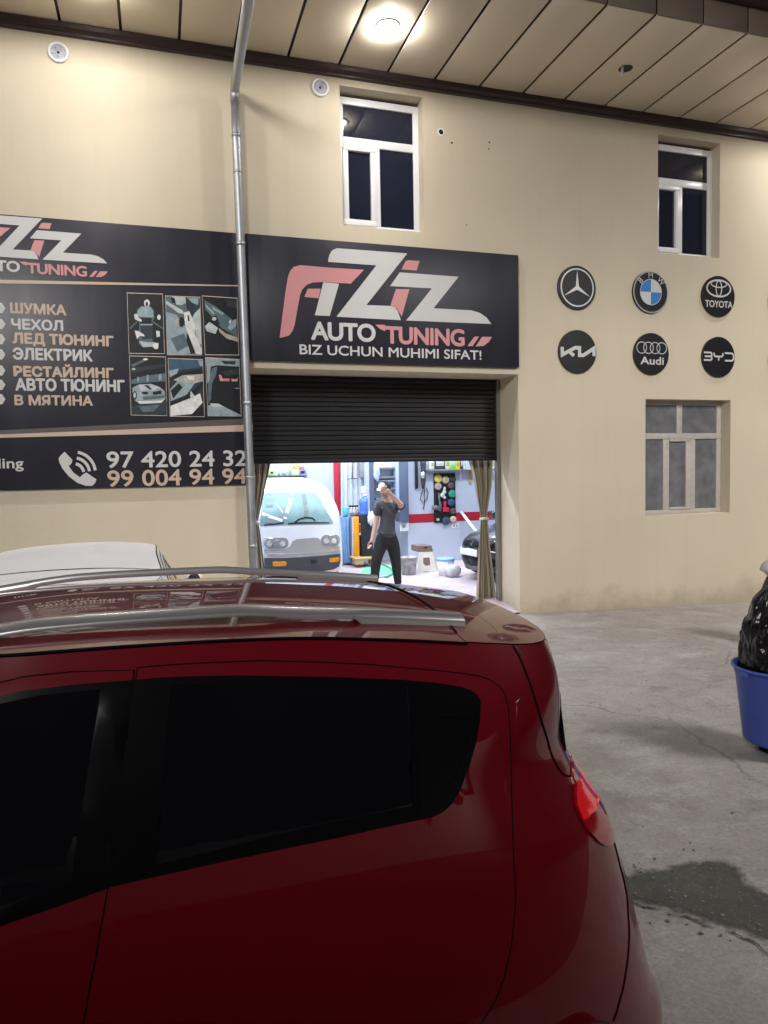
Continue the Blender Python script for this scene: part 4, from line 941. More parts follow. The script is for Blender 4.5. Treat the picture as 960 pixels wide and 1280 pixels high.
        g = G(); g.sphere((p.x + .01, side * .84, 1.12), (.07, .075, .095), 20, 12, fn=lambda q: 1 + .12 * abs(q.y)); g.tube([(p.x, side * .70, 1.02), (p.x, side * .79, 1.08)], .025)
        mr = part('mirror', g, paint, fd, local=True)
        g = G(); g.sphere((p.x + .055, side * .84, 1.12), (.045, .058, .078), 18, 10); part('mirror_glass', g, M_dark, mr, local=True)
        # ---- lamps, wheels
        g = G(); patch(g, LAMP, side, .007, step=.02, rim=.006); tl = part('tail_light', g, M_lamp_r, t, local=True)
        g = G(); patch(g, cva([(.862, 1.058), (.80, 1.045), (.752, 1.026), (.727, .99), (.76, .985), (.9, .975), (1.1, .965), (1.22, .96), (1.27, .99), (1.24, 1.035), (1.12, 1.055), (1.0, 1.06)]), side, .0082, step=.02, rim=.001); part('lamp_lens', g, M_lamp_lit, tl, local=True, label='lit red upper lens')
        g = G(); patch(g, cva([(.875, 1.075), (.868, 1.062), (1.0, 1.064), (1.12, 1.06), (1.14, 1.082), (1.0, 1.088)]), side, .0082, step=.02, rim=.001); part('lamp_lens', g, M_lamp_c, tl, local=True, label='clear pinkish top lens')
        g = G(); patch(g, cva([(-1.42, .66), (-1.5, .74), (-1.5, .80), (-1.38, .86), (-1.2, .88), (-1.1, .87), (-1.2, .76), (-1.3, .68)]), side, .004, step=.03); part('headlight', g, M_headl, t, local=True)
        for wx in (-1.40, .95):
            c = (wx - CXO, side * .685, .255); wg = G()
            wg.lathe([(.19, -.09), (.235, -.09), (.253, -.06), (.255, 0), (.253, .06), (.235, .09), (.19, .09)], c, 40, 'Y')
            ty = part('wheel', wg, M_tyre, t, local=True)
            rg_ = G(); k = side * .075
            rg_.lathe([(.0001, k), (.04, k), (.05, k * .8), (.05, k * .2)], c, 20, 'Y'); rg_.lathe([(.19, .09), (.185, k), (.165, k * .7), (.165, -.05)], c, 36, 'Y')
            for q in range(5):
                a = 2 * PI * q / 5; ca, sa = math.cos(a), math.sin(a); pa, pb = .018, .03
                rg_.prism([(c[0] + ca * .03 - sa * pa, c[1] + k * .9, c[2] + sa * .03 + ca * pa), (c[0] + ca * .03 + sa * pa, c[1] + k * .9, c[2] + sa * .03 - ca * pa),
                           (c[0] + ca * .18 + sa * pb, c[1] + k * .85, c[2] + sa * .18 - ca * pb), (c[0] + ca * .18 - sa * pb, c[1] + k * .85, c[2] + sa * .18 + ca * pb)], (0, -k * .25, 0))
            part('rim', rg_, M_rim, ty, local=True)
            p0 = car_pt(0, .5, side)
            if True:
                ar = G(); n = 30
                rows = [[Vector((c[0] + rr * math.cos(PI * i / n), side * (fW(0.255 + rr * math.sin(PI * i / n)) + .006) * (1 if abs(wx) < 1.2 else .965), 0.255 + rr * math.sin(PI * i / n))) for i in range(n + 1)] for rr in (.215, .25)]
                ar.grid(rows); part('wheel_arch', ar, M_trim, ty, local=True)
    # ---- nose: windscreen, bonnet line, grille, plates
    g = G()
    for side in (-1, 1): patch(g, cva([(-2.0707, 1.03), (-1.7, 1.03), (-1.30, 1.04), (-1.12, 1.06), (-1.06, 1.15), (-.98, 1.30), (-.90, 1.42), (-.93, 1.475), (-1.3, 1.50), (-1.7, 1.508), (-2.0707, 1.51)]), side, .002, step=.04)
    part('windscreen', g, M_glassc, t, local=True)
    g = G()
    for side in (-1, 1): patch(g, cva([(-2.0707, .60), (-1.62, .61), (-1.60, .70), (-1.66, .76), (-2.0707, .755)]), side, .003, step=.05); patch(g, cva([(-2.0707, .28), (-1.62, .29), (-1.50, .34), (-1.50, .42), (-1.62, .46), (-2.0707, .47)]), side, .003, step=.05)
    part('grille', g, M_trim, t, local=True)
    g = G()
    for side in (-1, 1):
        seam(g, cva([(-2.0707, .82), (-1.7, .83), (-1.45, .88), (-1.2, .93), (-1.13, .99)]), side, .003, .001, False)
        g.tube([car_pt(a, b, side, .004) for a, b in cva([(-2.0707, .585), (-1.75, .585), (-1.55, .56), (-1.35, .52)])], .012, 8)
    part('front_trim', g, M_silver, t, local=True)
    part('front_plate', G().bbox((-2.085 - CXO, -.26, .475), (-2.068 - CXO, .26, .59), .004), M_plate, t, local=True)
    part('rear_plate', G().bbox((fXR(.72) - CXO + .004, -.26, .69), (fXR(.72) - CXO + .02, .26, .80), .004), M_plate, t, local=True)
    # ---- roof rails
    if rails:
        zt = pch([-.80, -.70, -.53, -.405, -.275, -.143, .0, .19, .34, .60, .80, .815], [1.545, 1.558, 1.577, 1.593, 1.604, 1.606, 1.605, 1.602, 1.586, 1.559, 1.534, 1.532])
        for y in (-.425, .425):
            g = G(); xs_ = [-.80 + k * 1.615 / 60 for k in range(61)]
            def zb(x):
                th = zt(x) - (.012 if False else .027)
                if x > .50:  th = min(th, zt(x) - .027 - (.052) * min(1, ((x - .50) / .10)) ** .6 if x > .5 else th)
                if x < -.42: th = min(th, zt(x) - .027 - (.040) * min(1, ((-.42 - x) / .12)) ** .6)
                return max(th, fZC(x) - .04 * (.425 / .54) ** 2.2 - .012)
            sec = []
            for x in xs_:
                a, b = zt(x), zb(x); yi, yo_ = (y - .022, y + .022); ti, to = (a - .015, a) if y < 0 else (a, a - .015)
                sec.append([(x - CXO, yi, b), (x - CXO, yi - .001, b + (min(ti, to) - b) * .7), (x - CXO, yi + .003, ti - .001), (x - CXO, y, a - .004), (x - CXO, yo_ - .003, to - .001), (x - CXO, yo_ + .001, b + (min(ti, to) - b) * .7), (x - CXO, yo_, b), (x - CXO, yi, b)])
            g.grid(sec); g.poly(sec[-1][:7]); g.poly(sec[0][:7][::-1])
            part('roof_rail', g, M_rail, t, local=True)
    return t

red_car = hatchback('dark red hatchback with roof rails filling the foreground', (CXO, 2.295, 0), M_red_paint)
def recolor_copy(src, label, loc, rot, scale, paint, drop=('roof_rail',)):
    def cp(o, par):
        if o.name.split('.')[0] in drop: return None
        c = o.copy(); COL.objects.link(c)
        if par is not None: c.parent = par
        for sl_ in c.material_slots:
            if sl_.material == M_red_paint: sl_.link = 'OBJECT'; sl_.material = paint
        for ch in list(o.children): cp(ch, c)
        return c
    c = cp(src, None); c['label'] = label; c.location = loc; c.rotation_euler = (0, 0, rot); c.scale = scale; WL[c.name] = Vector(loc); return c
M_wpaint = mat('white_car_paint', (0.90, 0.90, 0.94), 0.45, coat=0.25, var=0.03, scale=3)
M_bpaint = mat('dusty_black_car_paint', (0.020, 0.021, 0.025), 0.30, coat=0.8, var=0.2, scale=6, rvar=0.1)
white_car = recolor_copy(red_car, 'white hatchback parked nose to the wall behind the red car', (-.56, 5.62, 0), -PI / 2, (1.0, .98, .915), M_wpaint)
black_car = recolor_copy(red_car, 'dusty black car nosing out inside the workshop behind the right curtain', (6.62, 10.98, ZF), math.radians(7), (1.0, 1.0, .92), M_bpaint)

# ================================================================== VAN
M_van = mat('white_van_paint', (0.76, 0.78, 0.80), 0.3, coat=0.6, var=0.03, scale=3)
M_vgrey = mat('grey_van_panel', (0.34, 0.33, 0.32), 0.35, coat=0.4)
M_bump = mat('dark_blue_grey_bumper', (0.055, 0.06, 0.07), 0.5)
M_amber = mat('amber_lens', (0.75, 0.26, 0.02), 0.2, coat=0.6, var=0.3, scale=30)
M_chrome = mat('pale_lamp_bezel', (0.60, 0.62, 0.64), 0.2, metal=0.6)
M_wind = mat('pale_windscreen_glass', (0.24, 0.36, 0.37), 0.4, ior=1.2, var=0.30, scale=2.5)
van = thing('parked_van', 'white minivan with grey nose and amber lamps parked inside the workshop', 'van', (2.0, 11.0, ZF))
VY = 11.0
vc = at(376, 660, VY).x; hw = .70
fy = pch([.25, .35, .55, .75, .95, 1.15, 1.25, 1.45, 1.60, 1.69, 1.75], [.06, .0, .0, .02, .05, .10, .16, .36, .58, .80, 1.10])       # nose profile
fh = pch([.25, .4, .8, 1.15, 1.45, 1.58, 1.67, 1.73, 1.76], [.66, .70, .70, .69, .63, .585, .52, .42, .28])
vg = G(); rows = []
for k in range(56):
    z = .25 + (1.76 - .25) * k / 55; h = fh(z); y0 = fy(z); y1 = 3.1
    row = []
    for i in range(41):
        a = -PI / 2 + PI * i / 40
        x = h * (abs(math.sin(a)) ** .42) * (1 if a > 0 else -1); y = y0 + .30 * (1 - max(0, math.cos(a)) ** .42)
        row.append((vc + x, VY + y, ZF + z - .10 + .10 * 0))
    row = [(vc - h, VY + y1, ZF + z)] + [(p[0], p[1], ZF + z) for p in row] + [(vc + h, VY + y1, ZF + z)]
    rows.append(row)
vg.grid(rows, flip=True); vg.poly([p for p in rows[-1]])
part('body', vg, M_van, van)
def vy(px, py, off=.006):
    Y = VY
    for _ in range(8):
        p = at(px, py, Y); z = p.z - ZF; h = fh(z); q = min(.999, abs(p.x - vc) / max(h, .01)) ** (1 / .42)
        Y = VY + fy(z) + .30 * (1 - max(0, 1 - q * q) ** .21) - off
    return at(px, py, Y)
cv = lambda x, y: (310 + x / 6, 560 + y / 6)
def vpatch(name, pts, m, par, off=.008, th=.012, label=None):
    g = G(); P = [vy(*cv(*p), off) for p in pts]
    V2_ = [Vector(p) for p in pts]; inn = []; x = min(v.x for v in V2_) + 9
    while x < max(v.x for v in V2_):
        y = min(v.y for v in V2_) + 9
        while y < max(v.y for v in V2_):
            q = Vector((x, y))
            if in_poly(q, V2_) and min((q - p).length for p in V2_) > 7: inn.append(q)
            y += 18
        x += 18
    bd = []
    for i in range(len(V2_)):
        a, b = V2_[i], V2_[(i + 1) % len(V2_)]; k = max(1, int((b - a).length / 18)); bd += [a.lerp(b, j / k) for j in range(k)]
    r_ = delaunay_2d_cdt(bd + inn, [(i, (i + 1) % len(bd)) for i in range(len(bd))], [], 0, 1e-5)
    tr = [f for f in r_[2] if in_poly(sum((r_[0][i] for i in f), Vector((0, 0))) / 3, V2_)]
    tr = [f if (r_[0][f[1]] - r_[0][f[0]]).cross(r_[0][f[2]] - r_[0][f[0]]) < 0 else f[::-1] for f in tr]
    g.add([vy(*cv(v.x, v.y), off) for v in r_[0]], tr, 0, True); P = [vy(*cv(v.x, v.y), off) for v in bd]; Q = [p + Vector((0, th, 0)) for p in P]; n = len(P)
    g.add(P + Q, [(i, (i + 1) % n, n + (i + 1) % n, n + i) for i in range(n)])
    return part(name, g, m, par, label=label)
def rr(x0, y0, x1, y1, r, n=5, sk=0.0):
    out = []
    for cx_, cy_, a0 in ((x1 - r, y0 + r, -90), (x1 - r, y1 - r, 0), (x0 + r, y1 - r, 90), (x0 + r, y0 + r, 180)):
        for i in range(n):
            a = math.radians(a0 + 90 * i / (n - 1)); x, y = cx_ + r * math.cos(a), cy_ + r * math.sin(a); out.append((x, y + sk * (x - x0)))
    return out
wsp = [(88, 585), (95, 500), (108, 400), (122, 336), (220, 333), (320, 331), (400, 330), (480, 330), (510, 338), (550, 400), (590, 470), (640, 564), (560, 568), (480, 571), (400, 573), (300, 575), (200, 580)]
ws = vpatch('windscreen', wsp, M_wind, van, .006)
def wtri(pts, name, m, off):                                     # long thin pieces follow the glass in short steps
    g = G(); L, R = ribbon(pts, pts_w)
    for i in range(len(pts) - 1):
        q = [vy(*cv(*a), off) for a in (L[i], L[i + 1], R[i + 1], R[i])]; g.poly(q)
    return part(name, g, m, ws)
for pts_w, pts, nm, m in ((26, [(335, 330), (315, 400), (295, 470), (277, 532)], 'painted_reflection', M_white), (22, [(105, 490), (180, 520), (260, 545)], 'painted_reflection', M_white),  # white strokes paint reflections onto the windscreen
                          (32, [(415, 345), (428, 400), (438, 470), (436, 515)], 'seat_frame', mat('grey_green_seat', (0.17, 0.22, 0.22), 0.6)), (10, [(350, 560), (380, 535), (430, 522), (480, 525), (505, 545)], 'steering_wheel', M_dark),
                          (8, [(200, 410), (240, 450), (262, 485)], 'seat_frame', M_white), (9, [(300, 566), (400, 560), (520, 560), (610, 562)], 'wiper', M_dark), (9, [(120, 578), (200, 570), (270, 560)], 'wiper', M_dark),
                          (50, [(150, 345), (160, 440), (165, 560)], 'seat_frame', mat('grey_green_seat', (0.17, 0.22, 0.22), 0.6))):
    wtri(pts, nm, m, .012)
vpatch('nose_panel', [(122, 790), (118, 762), (200, 762), (285, 758), (318, 735), (335, 700), (365, 684), (440, 678), (520, 672), (545, 690), (560, 722), (600, 738), (688, 736), (690, 768), (560, 778), (420, 786), (260, 790)], M_vgrey, van, .005)
vpatch('bumper_strip', [(118, 795), (250, 797), (420, 790), (560, 780), (692, 768), (693, 792), (560, 806), (420, 818), (260, 826), (122, 826)], M_chrome, van, .03, .04)
vpatch('bumper', [(122, 826), (260, 828), (420, 820), (560, 808), (694, 795), (694, 850), (684, 890), (640, 912), (560, 925), (420, 940), (260, 945), (140, 945), (126, 900)], M_bump, van, .035, .06)
for x0, y0, x1, y1, sk in ((106, 676, 304, 758, -.02), (548, 652, 690, 740, -.03)):
    hl = vpatch('headlight', rr(x0, y0, x1, y1, 36, sk=sk), M_chrome, van, .012)
    vpatch('lens', rr(x0 + 14, y0 + 14, x1 - 14, y1 - 14, 26, sk=sk), mat('grey_lamp_glass', (0.22, 0.24, 0.25), 0.12, coat=0.7, var=0.6, scale=30), hl, .018)
    for cx_ in ((x0 + 55, x1 - 45) if x1 < 400 else (x0 + 40, x1 - 45)):
        vpatch('bulb', [(cx_ + 20 * math.cos(a), (y0 + y1) / 2 + 22 * math.sin(a)) for a in [2 * PI * i / 14 for i in range(14)]], M_headl, hl, .024)
vpatch('indicator', [(185, 852), (285, 850), (292, 868), (280, 886), (186, 888)], M_amber, van, .05)
vpatch('indicator', [(610, 826), (684, 818), (686, 842), (670, 855), (612, 858)], M_amber, van, .05)
vpatch('tow_slot', rr(470, 840, 515, 866, 10), M_dark, van, .05)
for sx in (-1, 1):
    for dy in (.62, 2.5):
        c = (vc + sx * .58, VY + dy, ZF + .27); g = G().lathe([(.16, -.08), (.25, -.08), (.27, -.05), (.27, .05), (.25, .08), (.16, .08)], c, 30, 'X')
        wh = part('wheel', g, M_tyre, van); part('rim', G().lathe([(.0001, sx * .06), (.10, sx * .07), (.165, sx * .085), (.165, -sx * .05)], c, 26, 'X'), M_rim, wh)
part('underbody', G().box((vc - .62, VY + .15, ZF + .16), (vc + .62, VY + 3.0, ZF + .30)), M_dark, van)

# ================================================================== WORKSHOP CONTENTS
def bx(x0, y0, x1, y1, Y, dep, r=.01, g=None):
    ym, xm = (y0 + y1) / 2, (x0 + x1) / 2; g = g or G()
    return g.bbox((at(x0, ym, Y).x, Y, at(xm, y1, Y).z), (at(x1, ym, Y).x, Y + dep, at(xm, y0, Y).z), r)
def zz(n, c, ro=.5, **k): return mat(n, c, ro, **k)
M_wood = zz('pale_timber', (0.50, 0.34, 0.17), .6, var=.2, scale=8, stretch=(1, 1, 8))
# left wall shelf and what stands on it
one('wall_shelf', bx(322, 594.2, 384, 595.8, YB - .25, .25, .004).bbox((at(376, 600, YB).x, YB - .2, at(376, 606, YB).z), (at(381, 600, YB).x, YB - .01, at(376, 596, YB).z), .004), zz('dark_grey_shelf', (.14, .14, .15)), 'thin dark wall shelf above the white van roof', 'shelf')
for k, (x0, y0, x1, y1, c, lb) in enumerate([(336.5, 588, 343.5, 594, (.42, .62, .18), 'lime green carton beside the left curtain on the shelf'), (364.5, 586.5, 374, 594, (.50, .62, .30), 'pale green carton on the shelf above the van'), (374.3, 587, 383, 594, (.22, .25, .55), 'blue carton at the right end of the shelf above the van'),
                                             (368, 582, 374, 586.5, (.85, .42, .10), 'small orange box on top of the pale green carton'), (374.3, 583, 380.5, 587, (.55, .18, .18), 'small red box on top of the blue carton')]):
    t_ = thing('carton', lb, 'carton', tuple(at((x0 + x1) / 2, y1, YB - .2)), group='cartons on the wall shelf')
    part('box', bx(x0, y0, x1, y1, YB - .22, .16, .004), zz('carton_print_%s' % lb.split()[0 if 'small' not in lb else 1], c, .5, var=.25, scale=25), t_)
    part('box_label', bx(x0 + 1.5, y0 + 1.6, x1 - 2.0, y1 - 2, YB - .222, .003, .001), M_dark if k % 2 == 0 else M_white, t_)
for x, lb in ((349, 'slim bottle left of the pair on the shelf above the van'), (353.5, 'slim bottle in the middle of the shelf above the van'), (356.5, 'slim bottle nearest the pale green carton')):
    p = at(x, 594.2, YB - .15); one('bottle', G().lathe([(.0001, 0), (.022, 0), (.022, .05), (.008, .065), (.008, .085), (.0001, .085)], tuple(p), 14), zz('grey_bottle', (.35, .36, .42), .3), lb, 'bottle', 'bottles on the wall shelf')
# white plastic sheet on a rail, hooks
sh = thing('plastic_sheet', 'milky plastic sheet hanging on a rail right of the red post', 'sheet', tuple(at(440, 650, YB - .12)))
rows = []
for j in range(14):
    y = 570 + (668 - 570) * j / 13; rows.append([at(426 + (461 - 426) * i / 40, y, YB - .10 - .03 * math.sin(i * .9 + .3 * math.sin(j * .5))) for i in range(41)])
part('film', G().grid(rows), zz('milky_film', (.66, .70, .74), .25, var=.14, scale=5, stretch=(6, 1, .6)), sh)
part('rail', G().tube([at(433.5, 598.6, YB - .18), at(446, 598, YB - .18)], .012, 8).tube([at(440.3, 570, YB - .18), at(440.3, 598.3, YB - .18)], .012, 8), zz('steel_rod', (.25, .26, .28), .35, metal=.7), sh)
one('cloth_roll', bx(450, 570, 459.5, 598.5, YB - .3, .16, .05), zz('grey_cloth', (.33, .31, .33), .8, var=.2, scale=18), 'grey cloth roll hanging beside the tall dark cabinet', 'cloth')
# bin under a blue cloth
YC_ = 13.6
cl = thing('covered_bin', 'tall bin draped with a pale blue cloth right of the van', 'bin', tuple(at(430, 702, YC_)))
rows = []
for j in range(16):
    y = 646 + (703.5 - 646) * j / 15; xa = np.interp(y, [646, 655, 690, 703.5], [420, 421, 427, 430]); xb = np.interp(y, [646, 660, 690, 703.5], [440.5, 440, 440.5, 442.5])
    rows.append([at(xa + (xb - xa) * i / 24, y, YC_ + .10 * (abs(i - 12) / 12) ** 2 - .018 * math.sin(i * 1.1 + j * .12)) for i in range(25)])
part('cloth', G().grid(rows), zz('pale_blue_cloth', (.22, .38, .66), .8, var=.12, scale=12), cl)
a, b = at(422, 690, YC_ + .15), at(439, 690, YC_ + .15)
part('bin_body', G().bbox((a.x, YC_ + .1, ZF), (b.x, YC_ + .5, at(430, 646, YC_).z - .01), .03), zz('grey_bin', (.30, .33, .38), .5), cl)
one('blue_sponge', bx(429.5, 634, 436, 645.5, YC_ + .1, .12, .02), zz('sky_blue_sponge', (.10, .50, .68), .8, var=.2, scale=60), 'sky blue sponge on top of the cloth draped bin', 'sponge')
# spray bottles on the orange stand
for x, lb, c in ((439.5, 'white spray bottle nearest the sky blue sponge', (.62, .62, .60)), (443, 'white spray bottle in the middle over the orange stand', (.72, .72, .74)), (446.5, 'grey spray bottle nearest the blue water bottle', (.42, .42, .44))):
    p = at(x, 645.5, YC_ + .25)
    t_ = thing('spray_bottle', lb, 'bottle', tuple(p), group='spray bottles above the orange stand')
    part('bottle_body', G().lathe([(.0001, 0), (.042, 0), (.044, .10), (.02, .16), (.018, .19), (.0001, .19)], tuple(p), 16), zz('plastic_%d' % int(c[0] * 100), c, .3, var=.3, scale=20), t_)
    part('trigger', G().bbox((p.x - .05, p.y - .015, p.z + .19), (p.x + .03, p.y + .015, p.z + .225), .008).bbox((p.x - .03, p.y - .008, p.z + .13), (p.x - .02, p.y + .008, p.z + .19), .004), M_dark, t_)
os_ = thing('orange_stand', 'bright orange upright stand between the blue cloth and the black cabinet', 'tool stand', tuple(at(446, 700, 13.45)))
part('upright', bx(441.8, 646, 449.3, 698, 13.45, .10, .01), zz('bright_orange', (.85, .33, .02), .45), os_)
g = G()
for k in range(26): y = 648 + k * 1.95; g = bx(440.6, y, 441.9, y + 1.1, 13.44, .06, .002, g)
part('rack_teeth', g, M_white, os_, label='row of white rack teeth')
g = bx(449.4, 654.5, 453.6, 656, 13.45, .06, .003); bx(449.4, 666, 453.6, 669, 13.45, .06, .003, g); bx(452.8, 655, 454, 668, 13.45, .06, .003, g)
part('bracket', g, zz('pink_white_metal', (.75, .68, .68), .4), os_)
part('latch', bx(450, 657, 452.6, 665, 13.46, .05, .004), zz('orange_latch', (.70, .22, .02), .4), os_)
cb = thing('black_cabinet', 'slim black floor cabinet under the blue water bottle', 'cabinet', tuple(at(458, 698, 13.4)))
part('carcass', bx(451.8, 644, 466, 697.5, 13.40, .4, .012), zz('black_metal', (.020, .021, .026), .4), cb)
part('door_panel', bx(452.8, 656, 465.4, 696.5, 13.388, .012, .004), zz('black_metal', (.020, .021, .026), .4), cb)
pl = thing('pallet_stand', 'low pale wooden pallet under the black cabinet', 'pallet', tuple(at(452, 706, 13.2)))
part('top_board', bx(444, 697.6, 470, 699.6, 13.15, .7, .004), M_wood, pl); part('leg', bx(444.6, 699.7, 454.8, 706, 13.16, .25, .004), M_wood, pl); part('leg', bx(464.5, 699.7, 470, 706, 13.16, .25, .004), M_wood, pl)
p = at(457.3, 643, 13.5)
wb = thing('water_bottle', 'large blue water bottle standing on the black cabinet', 'bottle', tuple(p))
part('bottle_body', G().lathe([(.0001, 0), (.125, 0), (.13, .03), (.122, .08), (.13, .10), (.122, .18), (.13, .20), (.13, .28), (.06, .345), (.045, .36), (.0001, .36)], tuple(p), 28), zz('blue_bottle_plastic', (.08, .19, .62), .2, coat=.5, var=.2, scale=10), wb)
part('cap', G().lathe([(.0001, .40), (.05, .40), (.055, .36), (.0001, .355)], tuple(p), 18), M_white, wb)
one('white_rag', G().sphere(tuple(at(463.5, 648, 13.25)), (.07, .05, .13), 16, 12, fn=lambda q: 1 + .25 * math.sin(9 * q.x + 5 * q.z) * math.cos(7 * q.z)), zz('white_rag', (.72, .72, .72), .9), 'crumpled white rag hanging beside the standing man', 'rag')
one('paper_bag', bx(453, 608, 461, 617, 13.5, .12, .03), zz('white_paper', (.75, .75, .74), .8), 'white paper bag on top of the blue water bottle', 'bag')
# tall grey blue shelf cabinet
YK = 13.30
tc_ = thing('shelf_cabinet', 'tall grey blue cabinet with white shelves behind the standing man', 'cabinet', tuple(at(486, 655, YK)))
M_gb = zz('grey_blue_metal', (.105, .135, .205), .45, var=.08)
part('frame', bx(461.8, 560, 467.6, 653, YK, .35, .006).bbox((at(499, 600, YK).x, YK, at(505, 652.5, YK).z), (at(510.5, 600, YK).x, YK + .35, at(505, 560, YK).z), .006), M_gb, tc_)
part('edge_strip', bx(460.6, 560, 461.7, 655, YK - .002, .3, .003).bbox((at(496, 600, YK).x, YK, at(497, 640, YK).z), (at(498.9, 600, YK).x, YK + .33, at(497, 560, YK).z), .004), zz('pale_blue_edge', (.45, .52, .72), .4), tc_)
part('back_panel', bx(467.5, 560, 497, 652, YK + .3, .03, .004), zz('white_enamel', (.78, .80, .84), .4), tc_)
for y in (584, 595.5, 600, 610, 622): part('shelf', bx(470, y, 496, y + 2.6, YK + .10, .2, .003), zz('slate_shelf', (.20, .24, .28), .4), tc_)
one('blue_bag', G().sphere(tuple(at(470.5, 590, YK + .02)), (.07, .05, .19), 18, 12, fn=lambda q: 1 + .1 * math.sin(7 * q.z + 3 * q.x)), zz('pale_blue_bag', (.50, .58, .82), .5), 'pale blue plastic bag hanging on the grey blue cabinet', 'bag')
sp = thing('switch_panel', 'small white switch panel low on the jamb right of the man', 'switch panel', tuple(at(505, 658, 13.4)))
part('plate', bx(500, 653.5, 511, 664, 13.40, .03, .004), M_white, sp); part('switch', bx(503, 656, 507, 660, 13.385, .015, .002), zz('grey_switch', (.35, .35, .37), .4), sp)
# hanging polisher, shelf, goods
hp = thing('hanging_polisher', 'black and steel polisher hanging from a dark rack on the wall', 'power tool', tuple(at(529, 612, YB2 - .1)))
part('rack', bx(519.5, 560, 522.5, 611, YB2 - .06, .05, .004), zz('black_rack', (.02, .02, .025), .5), hp)
g = G(); g.tube([at(529, y, YB2 - .10) for y in (572, 580, 588, 596, 604, 611)], [.055, .06, .05, .055, .045, .03], 14)
part('tool_body', g, zz('dark_tool_body', (.07, .075, .085), .35, metal=.4, var=.5, scale=25), hp)
part('chuck', G().tube([at(528.5, y, YB2 - .13) for y in (590, 594, 598)], [.04, .05, .04], 12), M_chrome, hp)
part('cord', G().tube([at(x, y, YB2 - .04) for x, y in ((529, 611), (527, 617), (525.5, 624), (529.5, 629), (534, 624), (535, 616), (533, 610))], .008, 8).tube([at(x, y, YB2 - .05) for x, y in ((530.5, 611), (531, 624), (529.5, 637))], .010, 8), zz('black_cord', (.02, .02, .02), .6), hp)
s_ = thing('goods_shelf', 'dark wall shelf of bottles and packs above the pad board', 'shelf', tuple(at(570, 588, YB2 - .2)))
part('shelf_board', bx(537, 586.8, 622, 588.4, YB2 - .25, .25, .004), zz('dark_grey_shelf', (.14, .14, .15)), s_)
part('shelf_bracket', bx(575, 588.5, 577, 600, YB2 - .03, .02, .003), M_white, s_); part('shelf_bracket', bx(586, 588.5, 589, 605, YB2 - .03, .02, .003), M_wood, s_)
for x0, y0, x1, c, lb in ((538, 577, 543, (.72, .80, .82), 'white jug at the left end of the goods shelf'), (544.5, 573, 556, (.05, .06, .07), 'black boxed bottle on the goods shelf'), (557, 575, 562, (.72, .74, .70), 'white pack left of the green pack on the goods shelf'),
                          (562.2, 573, 569.3, (.25, .70, .06), 'bright green pack on the goods shelf'), (569.5, 575, 575, (.72, .68, .08), 'yellow pack right of the green pack on the goods shelf'), (575.5, 573, 579, (.12, .05, .05), 'dark brown bottle beside the yellow pack'), (579.3, 573, 583.2, (.78, .78, .76), 'white bottle beside the right curtain'), (616, 573, 619, (.7, .7, .7), 'white bottle right of the right curtain')):
    t_ = thing('pack', lb, 'pack', tuple(at((x0 + x1) / 2, 586.8, YB2 - .2)), group='packs on the goods shelf')
    part('pack_body', bx(x0, y0, x1, 586.7, YB2 - .21, .14, .008), zz('pack_%s_%d' % (lb.split()[0], int(x0)), c, .4, var=.2, scale=30), t_)
    part('pack_label', bx(x0 + .8, max(y0 + 1, 575), x1 - .8, 582.5, YB2 - .213, .003, .001), M_tW if c[0] < .3 or c[0] > .75 else zz('label_olive', (.35, .42, .12), .5), t_)
# pad board
cb4 = lambda x, y: (535 + x / 10.667, 574 + y / 10.667)
YP = YB2 - .03
one('pad_board', bx(*cb4(82, 188), *cb4(368, 845), YP, .025, .004), zz('black_pegboard', (.012, .012, .014), .6), 'black board on the wall hung with round polishing pads', 'pad board')
for x, y, r, c, lb in ((132, 258, 56, (.70, .62, .10), 'yellow pad at the top left corner of the board'), (232, 275, 54, (.50, .40, .26), 'tan pad beside the yellow pad'), (325, 270, 50, (.03, .045, .04), 'dark green pad at the top right corner of the board'), (132, 362, 50, (.55, .38, .33), 'rose beige pad under the yellow pad'),
                       (300, 350, 46, (.16, .08, .10), 'dark maroon pad above the bright green pad'), (318, 460, 54, (.05, .32, .20), 'bright green pad on the right of the board'), (305, 575, 50, (.05, .10, .22), 'dark blue pad under the bright green pad'), (332, 690, 44, (.12, .07, .08), 'brown pad above the peach pad'),
                       (238, 822, 58, (.05, .08, .14), 'slate blue pad at the foot of the board'), (333, 800, 46, (.68, .52, .36), 'peach pad at the bottom right of the board'), (130, 806, 20, (.55, .48, .42), 'small beige pad at the bottom left of the board')):
    p = at(*cb4(x, y), YP - .02); R = r / 10.667 * YP / F_PX * 1.02
    t_ = thing('polishing_pad', lb, 'polishing pad', tuple(p), group='pads on the black board')
    part('foam', G().lathe([(.0001, -.035), (R * .9, -.035), (R, -.022), (R, .012), (.0001, .012)], tuple(p), 28, 'Y'), zz('foam_' + lb.split(' pad')[0].replace(' ', '_'), c, .9, var=.12, scale=40, bump=.3, bscale=200), t_)
    if r > 40: part('pad_hole', G().disc((p.x, p.y - .036, p.z), R * .15, 12), M_dark, t_)
g = G()
for x, y, rx, rz_ in ((220, 400, .028, .05), (215, 440, .045, .04), (190, 480, .05, .045), (220, 510, .03, .03)):
    g.sphere(tuple(at(*cb4(x, y), YP - .06)), (rx, .03, rz_), 14, 10, fn=lambda q: 1 + .12 * math.sin(9 * q.x + 4 * q.z))
one('clear_bag', g, zz('whitish_film', (.62, .66, .62), .2, var=.25, scale=30), 'whitish clear bag hung in the middle of the pad board', 'bag')
